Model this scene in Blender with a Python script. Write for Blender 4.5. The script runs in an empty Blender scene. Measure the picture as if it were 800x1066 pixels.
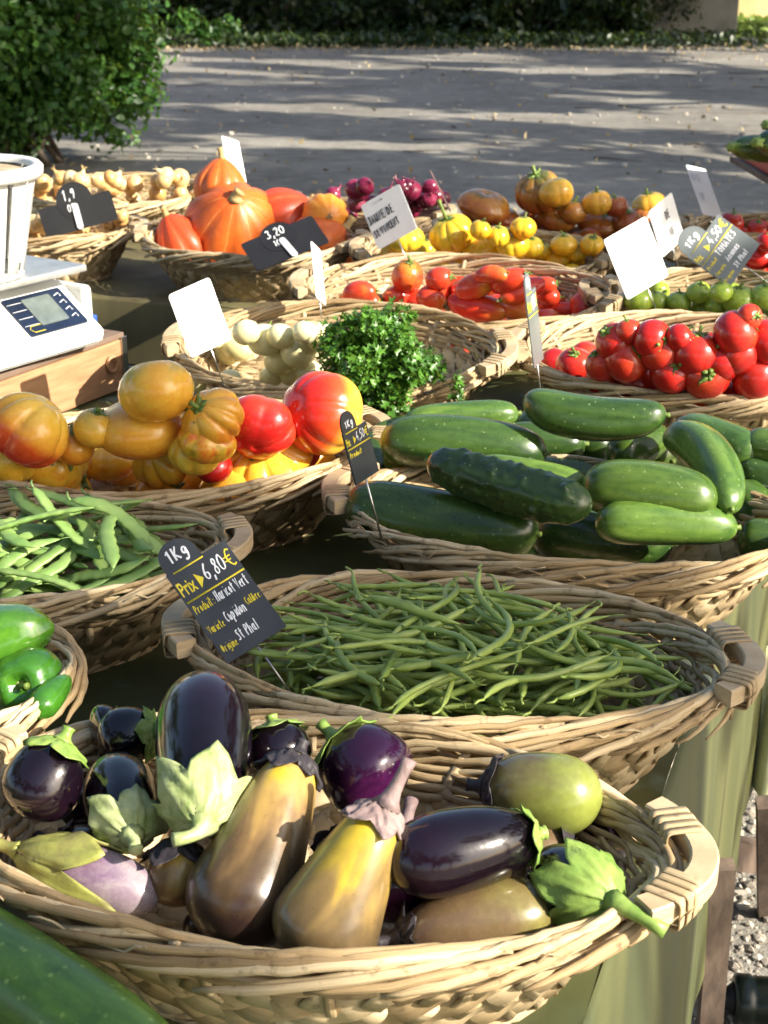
import bpy, bmesh, math, random
import numpy as np
from mathutils import Vector, Matrix, Quaternion
R = math.radians
PI = math.pi
random.seed(7); np.random.seed(7)
sc = bpy.context.scene
COL = sc.collection

# ------------------------------------------------------------------ camera
F = 1500.0; PITCH = R(21.2); CAM = Vector((0, 0, 1.5))
cd = bpy.data.cameras.new('camera'); cam = bpy.data.objects.new('camera', cd); COL.objects.link(cam)
cam.location = CAM; cam.rotation_euler = (PI/2 - PITCH, 0, 0)
cd.sensor_fit = 'HORIZONTAL'; cd.sensor_width = 36; cd.lens = 36*F/800; cd.clip_start = 0.05; cd.clip_end = 400
cd.dof.use_dof = True; cd.dof.focus_distance = 1.35; cd.dof.aperture_fstop = 22
sc.camera = cam
FW = Vector((0, math.cos(PITCH), -math.sin(PITCH))); UP = Vector((0, math.sin(PITCH), math.cos(PITCH)))
def ray(px, py): return Vector(((px-400)/F, 0, 0)) + FW + UP*((533-py)/F)      # depth 1
def at_z(px, py, z):
    r = ray(px, py); return CAM + r*((z-CAM.z)/r.z)
def at_d(px, py, d): return CAM + ray(px, py)*d
def proj(p):
    v = Vector(p)-CAM; d = v.dot(FW); return 400+F*v.x/d, 533-F*v.dot(UP)/d, d

# ------------------------------------------------------------------ nodes
class NT:
    def __init__(s, name):
        s.m = bpy.data.materials.new(name); s.m.use_nodes = True; s.t = s.m.node_tree; s.n = s.t.nodes
        s.p = s.n['Principled BSDF']; s.out = s.n['Material Output']
    def l(s, a, b): s.t.links.new(a, b)
    def put(s, sock, v):
        if isinstance(v, bpy.types.NodeSocket): s.l(v, sock)
        elif v is not None:
            if hasattr(sock.default_value, '__len__') and not hasattr(v, '__len__'): v = (v, v, v)
            if hasattr(v, '__len__') and len(sock.default_value) == 4 and len(v) == 3: v = (*v, 1)
            sock.default_value = v
    def obj(s): return s.n.new('ShaderNodeTexCoord').outputs['Object']
    def uv(s): return s.n.new('ShaderNodeTexCoord').outputs['UV']
    def pos(s): return s.n.new('ShaderNodeNewGeometry').outputs['Position']
    def rand(s): return s.n.new('ShaderNodeObjectInfo').outputs['Random']
    def attr(s, n):
        a = s.n.new('ShaderNodeAttribute'); a.attribute_name = n; return a.outputs['Fac']
    def mapping(s, vec, scale=(1, 1, 1), rot=(0, 0, 0), loc=(0, 0, 0)):
        m = s.n.new('ShaderNodeMapping'); s.l(vec, m.inputs[0]); s.put(m.inputs['Scale'], scale); m.inputs['Rotation'].default_value = rot; m.inputs['Location'].default_value = loc; return m.outputs[0]
    def noise(s, vec, scale=5, detail=3, rough=.5, dist=0):
        n = s.n.new('ShaderNodeTexNoise'); s.l(vec, n.inputs['Vector']); s.put(n.inputs['Scale'], scale); n.inputs['Detail'].default_value = detail; n.inputs['Roughness'].default_value = rough; n.inputs['Distortion'].default_value = dist; return n.outputs['Fac']
    def voro(s, vec, scale=5, feat='F1', out='Distance'):
        n = s.n.new('ShaderNodeTexVoronoi'); n.feature = feat; s.l(vec, n.inputs['Vector']); n.inputs['Scale'].default_value = scale; return n.outputs[out]
    def ramp(s, fac, stops):
        r = s.n.new('ShaderNodeValToRGB'); s.l(fac, r.inputs[0]); e = r.color_ramp.elements
        while len(e) < len(stops): e.new(.5)
        for k, (p, c) in enumerate(stops):
            e[k].position = p; e[k].color = (*c, 1) if hasattr(c, '__len__') else (c, c, c, 1)
        return r.outputs[0]
    def mix(s, f, a, b, mode='MIX'):
        m = s.n.new('ShaderNodeMix'); m.data_type = 'RGBA'; m.blend_type = mode
        s.put(m.inputs['Factor'], f); s.put(m.inputs[6], a); s.put(m.inputs[7], b); return m.outputs[2]
    def math(s, op, a, b=0, c=0):
        m = s.n.new('ShaderNodeMath'); m.operation = op; s.put(m.inputs[0], a); s.put(m.inputs[1], b); s.put(m.inputs[2], c); return m.outputs[0]
    def sep(s, vec, i):
        m = s.n.new('ShaderNodeSeparateXYZ'); s.l(vec, m.inputs[0]); return m.outputs[i]
    def add_v(s, a, b):
        m = s.n.new('ShaderNodeVectorMath'); m.operation = 'ADD'; s.l(a, m.inputs[0]); s.put(m.inputs[1], b); return m.outputs[0]
    def comb(s, x, y, z):
        m = s.n.new('ShaderNodeCombineXYZ'); s.put(m.inputs[0], x); s.put(m.inputs[1], y); s.put(m.inputs[2], z); return m.outputs[0]
    def bump(s, h, st=.3, d=.002):
        b = s.n.new('ShaderNodeBump'); b.inputs['Strength'].default_value = st; b.inputs['Distance'].default_value = d; s.l(h, b.inputs['Height']); s.l(b.outputs[0], s.p.inputs['Normal'])
    def fin(s, col=None, rough=None, **kw):
        s.put(s.p.inputs['Base Color'], col)
        if rough is not None: s.put(s.p.inputs['Roughness'], rough)
        for k, v in kw.items(): s.put(s.p.inputs[k.replace('_', ' ')], v)
        return s.m
    def seeded(s, vec=None):           # object coordinates shifted per object so no two copies carry the same pattern
        r = s.rand(); k = s.math('MULTIPLY', r, 37.0); return s.add_v(vec or s.obj(), s.comb(k, k, k))

M = {}
def m_wicker():
    for nm, c0, c1, c2 in (('wicker', (.17, .105, .048), (.45, .32, .165), (.72, .59, .38)), ('wicker_dark', (.10, .06, .03), (.22, .15, .08), (.34, .25, .14)), ('chip', (.20, .13, .065), (.45, .33, .18), (.66, .53, .33))):
        n = NT(nm); uv = n.uv()
        f = n.noise(n.mapping(uv, (14, 380, 1)), 1, 4, .6); g = n.noise(n.mapping(uv, (30, 12, 1)), 1, 3)
        a = n.math('ADD', n.math('MULTIPLY', n.attr('rnd'), .60), n.math('MULTIPLY', f, .34)); a = n.math('ADD', a, n.math('MULTIPLY', g, .12))
        c = n.ramp(a, [(.12, c0), (.5, c1), (.92, c2)])
        sp = n.ramp(n.noise(n.pos(), 55, 3, .7), [(.57, 0), (.70, .6)])
        c = n.mix(sp, c, (c0[0]*.6, c0[1]*.55, c0[2]*.5))
        n.bump(n.math('ADD', f, n.math('MULTIPLY', g, .4)), .7, .0016)
        M[nm] = n.fin(c, .55, Specular_IOR_Level=.35)
m_wicker()
def m_skin(name, stops, nscale=14, zmix=.5, rough=.22, coat=.25, spots=None, zscale=14, streak=0, rnd=.25, sss=.08):
    """skin of a fruit: a ramp driven by the height along the stem axis, noise and a random offset per fruit"""
    n = NT(name); o = n.obj(); so = n.seeded(o)
    z = n.math('MULTIPLY_ADD', n.sep(o, 2), zscale, .5)
    nscale *= 2.1; ns = n.noise(so if not streak else n.mapping(so, (streak, streak, 1)), nscale, 3, .55, .6)
    f = n.math('ADD', n.math('MULTIPLY', z, zmix), n.math('MULTIPLY', ns, 1-zmix))
    f = n.math('ADD', f, n.math('MULTIPLY_ADD', n.rand(), rnd, -rnd/2))
    c = n.ramp(f, stops)
    if spots:
        v = n.voro(so, spots[0]); c = n.mix(n.ramp(v, [(0, spots[2]), (spots[1], 0)]), c, spots[3])
    fine = n.noise(so, nscale*9, 3, .6); c = n.mix(.10, c, n.ramp(fine, [(.3, .0), (.7, 1.)]), 'OVERLAY')
    blem = n.ramp(n.noise(so, nscale*2.2, 4, .75), [(.70, 0), (.78, .45)]); c = n.mix(blem, c, (.20, .13, .05))
    n.bump(n.noise(so, nscale*3, 3), .10, .002)
    m = n.fin(c, n.math('MULTIPLY_ADD', fine, .18, rough-.07), Coat_Weight=coat, Coat_Roughness=.12)
    n.p.inputs['Subsurface Weight'].default_value = sss; n.p.inputs['Subsurface Radius'].default_value = (1, .5, .25); n.p.inputs['Subsurface Scale'].default_value = .006
    M[name] = m
RED = (.52, .018, .012); ORG = (.70, .17, .018); YEL = (.78, .42, .03); GRN = (.16, .24, .03); OLV = (.20, .17, .03)
m_skin('tomato_red', [(.2, (.36, .008, .008)), (.55, (.55, .02, .014)), (.85, (.60, .07, .02))], rnd=.3)
m_skin('tomato_heirloom', [(.25, RED), (.42, (.64, .09, .015)), (.54, ORG), (.64, YEL), (.85, GRN)], zmix=.3, nscale=14, rnd=.35, zscale=8)
m_skin('tomato_two_tone', [(.2, (.80, .50, .06)), (.46, (.76, .34, .035)), (.60, (.62, .08, .016)), (.85, (.54, .02, .012))], zmix=.85, nscale=10, rnd=0, zscale=11)
m_skin('tomato_yellow_heirloom', [(.25, ORG), (.45, YEL), (.7, (.74, .52, .06)), (.88, (.45, .42, .06))], zmix=.3, nscale=15, zscale=8)
m_skin('tomato_orange_green', [(.25, (.72, .17, .02)), (.42, (.78, .34, .03)), (.6, (.78, .44, .05)), (.82, (.38, .32, .045))], zmix=.4, nscale=12, zscale=8)
m_skin('tomato_yellow', [(.25, (.72, .30, .015)), (.5, (.80, .50, .025)), (.8, (.62, .55, .05))], zmix=.4)
m_skin('tomato_brown', [(.25, (.30, .05, .02)), (.5, (.40, .11, .025)), (.68, (.46, .20, .03)), (.85, (.10, .10, .02))], zmix=.35, nscale=12)
m_skin('tomato_long', [(.2, (.60, .02, .014)), (.55, (.66, .06, .02)), (.72, (.74, .24, .03)), (.9, (.66, .45, .06))], zmix=.45, nscale=10, zscale=10)
m_skin('tomato_white', [(.25, (.76, .68, .32)), (.6, (.82, .78, .46)), (.85, (.76, .74, .34))], rnd=.2)
m_skin('tomato_green', [(.3, (.20, .32, .03)), (.5, (.36, .46, .05)), (.62, (.22, .34, .04)), (.8, (.46, .50, .08))], zmix=.1, nscale=18, streak=3)
m_skin('onion_red', [(.25, (.07, .005, .02)), (.5, (.15, .01, .036)), (.75, (.28, .03, .075)), (.95, (.6, .34, .32))], zmix=.35, nscale=.9, rough=.22, streak=3, zscale=.45)
m_skin('onion_yellow', [(.2, (.55, .28, .08)), (.5, (.70, .44, .17)), (.8, (.80, .62, .34))], zmix=.2, nscale=.8, rough=.4, streak=3, rnd=.4, zscale=.4)
m_skin('eggplant_dark', [(.3, (.004, .002, .004)), (.6, (.006, .0025, .006)), (.9, (.012, .004, .009))], rough=.12, coat=.35, spots=(240, .09, .12, (.10, .08, .08)), sss=0, rnd=.1)
m_skin('eggplant_purple', [(.3, (.008, .002, .008)), (.6, (.02, .003, .02)), (.9, (.13, .015, .10))], rough=.12, coat=.4, spots=(240, .09, .15, (.25, .15, .2)), sss=0, zscale=7, zmix=.6, rnd=.1)
m_skin('eggplant_tan', [(.28, (.62, .48, .02)), (.37, (.42, .27, .075)), (.46, (.19, .115, .045)), (.55, (.085, .052, .020)), (.72, (.03, .016, .013))], zmix=.55, nscale=5, streak=3, rough=.28, coat=.3, zscale=5.5, sss=0)  # brown skin; the darkest stops also put the lower half's shade into the colour
m_skin('eggplant_yellow', [(.30, (.60, .46, .02)), (.40, (.44, .31, .04)), (.48, (.25, .165, .055)), (.58, (.12, .08, .035)), (.75, (.04, .024, .016))], zmix=.5, nscale=5, streak=3, rough=.28, coat=.3, zscale=5, sss=0, rnd=0)  # darkening toward the blossom end is partly shade painted into the skin
m_skin('eggplant_olive', [(.25, (.07, .035, .03)), (.5, (.13, .085, .04)), (.78, (.20, .18, .045))], zmix=.5, nscale=9, rough=.25, coat=.35, zscale=7, sss=0)
m_skin('eggplant_greenish', [(.25, (.10, .075, .035)), (.42, (.18, .20, .045)), (.62, (.22, .25, .045)), (.85, (.13, .10, .05))], zmix=.5, nscale=9, rough=.22, coat=.4, zscale=7, sss=0)
m_skin('eggplant_pale', [(.25, (.07, .02, .07)), (.5, (.16, .085, .16)), (.8, (.32, .26, .28))], zmix=.3, nscale=16, rough=.25, coat=.3, streak=2, sss=0)
for nm, k, st in (('cucumber_dark', .66, None), ('cucumber', .82, None), ('cucumber_light', 1.12, None)):
    m_skin(nm, [(.25, (.026*k, .062*k, .014*k)), (.5, (.06*k, .12*k, .020*k)), (.7, (.11*k, .185*k, .028*k)), (.9, (.16*k, .26*k, .05*k))], zmix=.12, nscale=6, rough=.27, coat=.2, streak=5, spots=(105, .17, .7, (.30, .38, .16)), rnd=.35, zscale=4, sss=.03)
m_skin('zucchini_skin', [(.25, (.022, .062, .010)), (.5, (.05, .12, .016)), (.8, (.09, .19, .025))], zmix=.1, nscale=12, rough=.32, streak=3, spots=(110, .26, .9, (.24, .36, .09)), sss=.03)
m_skin('pepper_skin', [(.25, (.02, .08, .008)), (.55, (.045, .17, .012)), (.85, (.12, .30, .025))], nscale=12, zmix=.2, rough=.13, coat=.7, sss=.05)
def m_pumpkin(nm, c0, c1, line, lobes):
    n = NT(nm); o = n.obj(); so = n.seeded()
    ang = n.math('ARCTAN2', n.sep(o, 1), n.sep(o, 0)); w = n.noise(o, 9, 3)
    s_ = n.math('ABSOLUTE', n.math('SINE', n.math('MULTIPLY', n.math('ADD', ang, n.math('MULTIPLY', w, .22)), lobes/2)))
    f = n.noise(so, 8, 4, .6); c = n.ramp(f, [(.3, c0), (.7, c1)])
    br = n.ramp(n.noise(so, 24, 4, .7), [(.38, 0), (.62, 1)])
    c = n.mix(n.math('MULTIPLY', n.ramp(s_, [(0, 1), (.10, 0)]), br), c, line)
    c = n.mix(.12, c, n.ramp(n.noise(so, 130, 2), [(.3, 0.), (.7, 1.)]), 'OVERLAY')
    n.bump(n.noise(so, 70, 4, .7), .25, .003); M[nm] = n.fin(c, .42, Coat_Weight=.1)
m_pumpkin('pumpkin_red', (.56, .085, .012), (.74, .17, .02), (.80, .42, .14), 9)
m_pumpkin('pumpkin_deep', (.50, .045, .014), (.62, .08, .018), (.62, .14, .04), 9)
m_pumpkin('pumpkin_stripe', (.72, .22, .02), (.82, .34, .03), (.82, .60, .28), 12)
def m_simple(nm, c0, c1, scale=30, rough=.6, bump=.2, bd=.001, stretch=(1, 1, 1), **kw):
    n = NT(nm); so = n.seeded(n.mapping(n.obj(), stretch)); f = n.noise(so, scale, 4, .6)
    n.bump(f, bump, bd); M[nm] = n.fin(n.ramp(f, [(.3, c0), (.7, c1)]), rough, **kw)
m_simple('calyx_pale', (.17, .24, .06), (.46, .50, .24), 60, .5, .5, .002)
m_simple('calyx_green', (.12, .22, .035), (.26, .36, .08), 60, .45, .5, .002)
m_simple('calyx_mottled', (.20, .18, .06), (.34, .36, .08), 50, .5, .5, .002)
m_simple('calyx_black', (.012, .010, .014), (.05, .04, .045), 60, .6, .6, .003)
m_simple('calyx_mauve', (.14, .09, .09), (.30, .22, .20), 60, .6, .6, .003)
m_simple('stem_green', (.08, .14, .02), (.20, .27, .05), 80, .5)
m_simple('stem_dry', (.34, .22, .08), (.52, .38, .16), 60, .7, .5)
m_simple('bean', (.17, .26, .04), (.38, .47, .12), 22, .42, .15, .001, Coat_Weight=.1)
m_simple('flat_bean', (.13, .25, .06), (.28, .40, .12), 22, .45, .2, .001)
m_simple('cut_wood', (.38, .27, .15), (.60, .47, .29), 26, .55, .3, .001, (1, 1, 5))
m_simple('grey_wood', (.085, .06, .045), (.19, .135, .10), 10, .75, .4, .002, (6, 6, 1))
m_simple('box_wood', (.32, .16, .075), (.48, .27, .14), 10, .6, .3, .001, (1, 8, 8))
m_simple('box_top_wood', (.13, .085, .06), (.22, .15, .105), 10, .7, .4, .001, (1, 8, 8))
m_simple('metal', (.50, .50, .50), (.66, .66, .65), 20, .28, .05, .001, Metallic=1)
m_simple('steel_plate', (.42, .43, .42), (.62, .62, .60), 26, .38, .15, .001, Metallic=.7)
m_simple('white_plastic', (.66, .66, .62), (.76, .76, .72), 12, .4, .05)
m_simple('grey_plastic', (.46, .47, .48), (.58, .58, .60), 12, .45, .05)
m_simple('blue_panel', (.006, .012, .03), (.010, .02, .05), 12, .35, .02)
m_simple('screen', (.07, .09, .09), (.16, .19, .18), 18, .15, .02)
m_simple('blue_plastic', (.02, .07, .30), (.03, .10, .40), 12, .4, .02)
m_simple('card', (.72, .72, .72), (.80, .80, .80), 18, .5, .06)
m_simple('pink_card', (.55, .30, .28), (.66, .40, .36), 18, .5, .06)
m_simple('slate', (.022, .026, .030), (.05, .056, .06), 14, .35, .08)
m_simple('slate_grey', (.10, .12, .12), (.16, .18, .18), 14, .3, .08)
m_simple('black_plastic', (.004, .004, .005), (.010, .010, .012), 14, .55, .05)
m_simple('chalk_white', (.75, .77, .80), (.85, .86, .88), 120, .8, .0)
m_simple('chalk_yellow', (.72, .58, .03), (.82, .68, .05), 120, .7, .0)
m_simple('ink', (.012, .012, .014), (.03, .03, .035), 60, .5, .0)
m_simple('faint_ink', (.42, .43, .46), (.55, .56, .58), 60, .5, .0)
m_simple('red_plastic', (.45, .05, .035), (.55, .09, .06), 12, .35, .05)
m_simple('bottle_green', (.006, .012, .009), (.012, .02, .014), 12, .3, .05)
m_simple('bark', (.05, .04, .028), (.12, .09, .065), 12, .9, .8, .02, (4, 4, 1))
m_simple('stone', (.22, .19, .155), (.52, .46, .38), 3, .85, .3, .004)
m_simple('concrete', (.16, .15, .12), (.27, .25, .20), 2.5, .9, .3, .01)
m_simple('plaster', (.58, .44, .20), (.72, .57, .30), 1.5, .9, .2, .01)
m_simple('dead_leaf', (.20, .15, .08), (.36, .29, .16), 8, .8, .1)
def m_leaf(nm, c0, c1, c2, tr=.35, rough=.42):
    n = NT(nm); a = n.attr('rnd'); c = n.ramp(a, [(0, c0), (.5, c1), (1, c2)])
    n.fin(c, rough); t = n.n.new('ShaderNodeBsdfTranslucent'); n.put(t.inputs[0], n.mix(.5, c, (.30, .42, .05), 'MIX'))
    mx = n.n.new('ShaderNodeMixShader'); mx.inputs[0].default_value = tr; n.l(n.p.outputs[0], mx.inputs[1]); n.l(t.outputs[0], mx.inputs[2]); n.l(mx.outputs[0], n.out.inputs[0]); M[nm] = n.m
m_leaf('leaf_bush', (.018, .06, .011), (.045, .125, .019), (.11, .23, .04))
m_leaf('leaf_tree', (.02, .05, .012), (.04, .09, .018), (.07, .14, .03))
m_leaf('leaf_hedge', (.010, .022, .007), (.02, .04, .011), (.045, .075, .02), .2)
m_leaf('leaf_parsley', (.028, .09, .012), (.065, .18, .02), (.13, .30, .035), .25, .38)
m_leaf('leaf_grass', (.08, .13, .02), (.16, .24, .04), (.30, .38, .08), .3)
def m_cloth():
    n = NT('cloth'); p = n.pos()
    a = n.noise(p, 3.2, 4, .6); w = n.noise(p, 420, 2); st = n.noise(n.mapping(p, (8, 8, .8)), 1, 3, .5)
    c = n.ramp(a, [(.3, (.05, .065, .024)), (.55, (.075, .088, .03)), (.75, (.10, .108, .038))])
    c = n.mix(.55, c, n.ramp(st, [(.36, (.030, .038, .016)), (.64, (.115, .110, .036))]))
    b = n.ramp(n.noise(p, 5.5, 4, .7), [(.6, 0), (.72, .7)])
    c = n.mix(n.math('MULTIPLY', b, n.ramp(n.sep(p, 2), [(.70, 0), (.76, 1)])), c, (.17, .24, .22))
    n.bump(w, .2, .0008); M['cloth'] = n.fin(c, .55)
    n = NT('cloth_olive'); p = n.pos(); st = n.noise(n.mapping(p, (9, 9, 1)), 1, 3, .6)
    n.bump(n.noise(p, 400, 2), .2, .0008); M['cloth_olive'] = n.fin(n.ramp(st, [(.35, (.075, .06, .025)), (.65, (.15, .13, .055))]), .75)
m_cloth()
def m_ground():
    n = NT('lot_dirt'); p = n.pos()
    a = n.noise(p, .55, 5, .6); b = n.noise(p, 6, 5, .7); g = n.noise(p, 60, 4, .75)
    c = n.ramp(n.math('ADD', n.math('MULTIPLY', a, .5), n.math('MULTIPLY', b, .5)), [(.34, (.17, .155, .13)), (.5, (.27, .25, .215)), (.66, (.36, .335, .29))])
    c = n.mix(.35, c, n.ramp(g, [(.32, .05), (.7, .75)]), 'OVERLAY')
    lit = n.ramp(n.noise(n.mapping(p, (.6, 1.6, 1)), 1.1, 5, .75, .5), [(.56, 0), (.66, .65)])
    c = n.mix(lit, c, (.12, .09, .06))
    v = n.voro(p, 26); st = n.ramp(v, [(.0, .8), (.16, 0)]); keep = n.ramp(n.noise(p, 9, 2), [(.5, 0), (.6, 1)])
    c = n.mix(n.math('MULTIPLY', st, keep), c, (.46, .43, .37))
    n.bump(n.math('ADD', b, n.math('MULTIPLY', g, .6)), .7, .02); M['lot_dirt'] = n.fin(c, .95, Specular_IOR_Level=.2)
m_ground()

# ------------------------------------------------------------------ mesh tools
class MB:
    def __init__(s): s.v = []; s.f = []; s.r = []; s.u = []
    def add(s, vs, fs, uv=None, rnd=.5):
        o = len(s.v); s.v += [tuple(v) for v in vs]; s.f += [tuple(i+o for i in f) for f in fs]
        s.r += [rnd]*len(vs); s.u += list(uv) if uv else [(0., 0.)]*len(vs)
    def mesh(s, name, smooth=True):
        me = bpy.data.meshes.new(name); me.from_pydata(s.v, [], s.f)
        a = me.attributes.new('rnd', 'FLOAT', 'POINT'); a.data.foreach_set('value', np.array(s.r, dtype=np.float32))
        ul = me.uv_layers.new(name='UVMap'); idx = np.zeros(len(me.loops), dtype=np.int32); me.loops.foreach_get('vertex_index', idx)
        ul.data.foreach_set('uv', np.array(s.u, dtype=np.float32)[idx].ravel())
        me.polygons.foreach_set('use_smooth', [smooth]*len(me.polygons)); me.update(); return me
    def build(s, name, mat, parent=None, smooth=True):
        me = s.mesh(name, smooth); return link(name, me, mat, parent)
def link(name, me, mat=None, parent=None, mtx=None):
    o = bpy.data.objects.new(name, me); COL.objects.link(o)
    if mat is not None and not me.materials: me.materials.append(M[mat] if isinstance(mat, str) else mat)
    if parent: o.parent = parent
    if mtx is not None: o.matrix_local = mtx
    return o
def empty(name, loc=(0, 0, 0), rot=(0, 0, 0)):
    o = bpy.data.objects.new(name, None); COL.objects.link(o); o.location = loc; o.rotation_euler = rot; o.empty_display_size = .05; return o
def tag(o, label=None, cat=None, group=None, kind=None):
    if label: o['label'] = label
    if cat: o['category'] = cat
    if group: o['group'] = group
    if kind: o['kind'] = kind
    return o
CIRC = lambda n, a=1, b=1: [(a*math.cos(2*PI*k/n), b*math.sin(2*PI*k/n)) for k in range(n)]
def sweep(mb, pts, sec, scale=None, nrm=None, rnd=None, cap=True):
    """pts swept with 2D section (x along binormal, y along normal); nrm = list of normals or None for parallel transport"""
    pts = [Vector(p) for p in pts]; n = len(pts); m = len(sec); rnd = random.random() if rnd is None else rnd
    scale = scale or [1]*n; vs = []; uv = []; L = 0; N = None
    for i in range(n):
        t = (pts[min(i+1, n-1)]-pts[max(i-1, 0)])
        if t.length < 1e-9: t = Vector((0, 0, 1))
        t.normalize()
        if nrm: N = Vector(nrm[i])
        elif N is None: N = Vector((0, 0, 1)) if abs(t.z) < .8 else Vector((1, 0, 0))
        N = N - t*N.dot(t); N = N.normalized() if N.length > 1e-6 else t.orthogonal().normalized(); B = t.cross(N)
        if i: L += (pts[i]-pts[i-1]).length
        for k, (a, b) in enumerate(sec):
            vs.append(pts[i]+(B*a+N*b)*scale[i]); uv.append((L+rnd*7, abs(2*k/m-1)*.02+rnd*3))
    fs = [(i*m+k, i*m+(k+1) % m, (i+1)*m+(k+1) % m, (i+1)*m+k) for i in range(n-1) for k in range(m)]
    if cap: fs += [tuple(range(m-1, -1, -1)), tuple((n-1)*m+k for k in range(m))]
    mb.add(vs, fs, uv, rnd)
def lathe(mb, prof, seg=32, fn=None, rnd=.5):
    """prof: (r,z) from one pole to the other; fn(v, th, i) deforms"""
    vs = []; fs = []; n = len(prof)
    for i, (r, z) in enumerate(prof):
        for k in range(seg):
            th = 2*PI*k/seg; v = Vector((r*math.cos(th), r*math.sin(th), z)); vs.append(fn(v, th, i/(n-1)) if fn else v)
    for i in range(n-1):
        for k in range(seg): fs.append((i*seg+k, i*seg+(k+1) % seg, (i+1)*seg+(k+1) % seg, (i+1)*seg+k))
    a = sum((vs[k] for k in range(seg)), Vector())/seg; b = sum((vs[(n-1)*seg+k] for k in range(seg)), Vector())/seg
    vs += [a, b]; fs += [(n*seg, (k+1) % seg, k) for k in range(seg)] + [(n*seg+1, (n-1)*seg+k, (n-1)*seg+(k+1) % seg) for k in range(seg)]
    mb.add(vs, fs, [(0, 0)]*len(vs), rnd)
def boxm(name, dims, c=(0, 0, 0), bev=.002, seg=2):
    bm = bmesh.new(); bmesh.ops.create_cube(bm, size=1)
    for v in bm.verts: v.co = Vector((v.co.x*dims[0]+c[0], v.co.y*dims[1]+c[1], v.co.z*dims[2]+c[2]))
    bmesh.ops.bevel(bm, geom=bm.edges[:]+bm.verts[:], offset=bev, segments=seg, affect='EDGES', profile=.6)
    me = bpy.data.meshes.new(name); bm.to_mesh(me); bm.free(); return me
def poly_plate(name, outline, th, bev=0):
    """flat plate from an outline in xy with thickness th (top at z=+th/2)"""
    bm = bmesh.new(); vs = [bm.verts.new((x, y, -th/2)) for x, y in outline]; f = bm.faces.new(vs)
    r = bmesh.ops.extrude_face_region(bm, geom=[f]); bmesh.ops.translate(bm, vec=(0, 0, th), verts=[e for e in r['geom'] if isinstance(e, bmesh.types.BMVert)])
    bmesh.ops.recalc_face_normals(bm, faces=bm.faces[:]); me = bpy.data.meshes.new(name); bm.to_mesh(me); bm.free(); return me
def frame(o, x, y):
    x = Vector(x).normalized(); y = (Vector(y)-x*Vector(y).dot(x)).normalized(); z = x.cross(y)
    m = Matrix((x, y, z)).transposed().to_4x4(); m.translation = o; return m
def z_to(d, roll=0):
    return Vector(d).normalized().to_track_quat('Z', 'Y') @ Quaternion((0, 0, 1), roll)

# ------------------------------------------------------------------ tables, cloths, ground
TZ = .78
TO = Vector((.255, 1.135, 0)); TD = Vector((.347, .938, 0)).normalized(); TU = Vector((TD.y, -TD.x, 0))
def T(u, v, z=TZ): p = TO+TU*u+TD*v; return Vector((p.x, p.y, z))
YAW_T = math.atan2(TU.y, TU.x)
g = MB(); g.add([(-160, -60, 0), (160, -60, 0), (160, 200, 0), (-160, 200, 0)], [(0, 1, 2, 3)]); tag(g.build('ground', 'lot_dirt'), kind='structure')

def make_table(u0, u1, v0, v1, label, legs):
    root = empty('market_table', T((u0+u1)/2, (v0+v1)/2, 0), (0, 0, YAW_T)); tag(root, label, 'table')
    w, d = u1-u0-.03, v1-v0-.03
    link('tabletop', boxm('tabletop', (w, d, .03), (0, 0, TZ-.02), .003), 'grey_wood', root)
    for (lu, lv) in legs:
        x, y = lu-(u0+u1)/2, lv-(v0+v1)/2
        leg = link('leg', boxm('leg', (.035, .05, .72), (x-.05, y, .37), .004), 'grey_wood', root)
    link('crossbar', boxm('crossbar', (w*.9, .03, .07), (0, legs[0][1]-(v0+v1)/2+.06, .28), .003), 'grey_wood', root)
    return root
make_table(-1.9, 0, -1.2, 1.12, 'near wooden trestle table under the green cloth', [(-.1, .25), (-.1, -.9), (-1.8, .9), (-1.8, -.9)])
make_table(-.93, 0, 1.14, 2.70, 'wooden table under the green cloth continuing behind the cucumber basket', [(-.1, 1.5), (-.1, 2.5), (-.85, 2.5)])
make_table(-3.0, -.95, 1.62, 2.70, 'rear wooden table under the olive cloth holding pumpkins and onions', [(-1.05, 1.75), (-2.9, 1.75), (-2.9, 2.5)])

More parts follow.
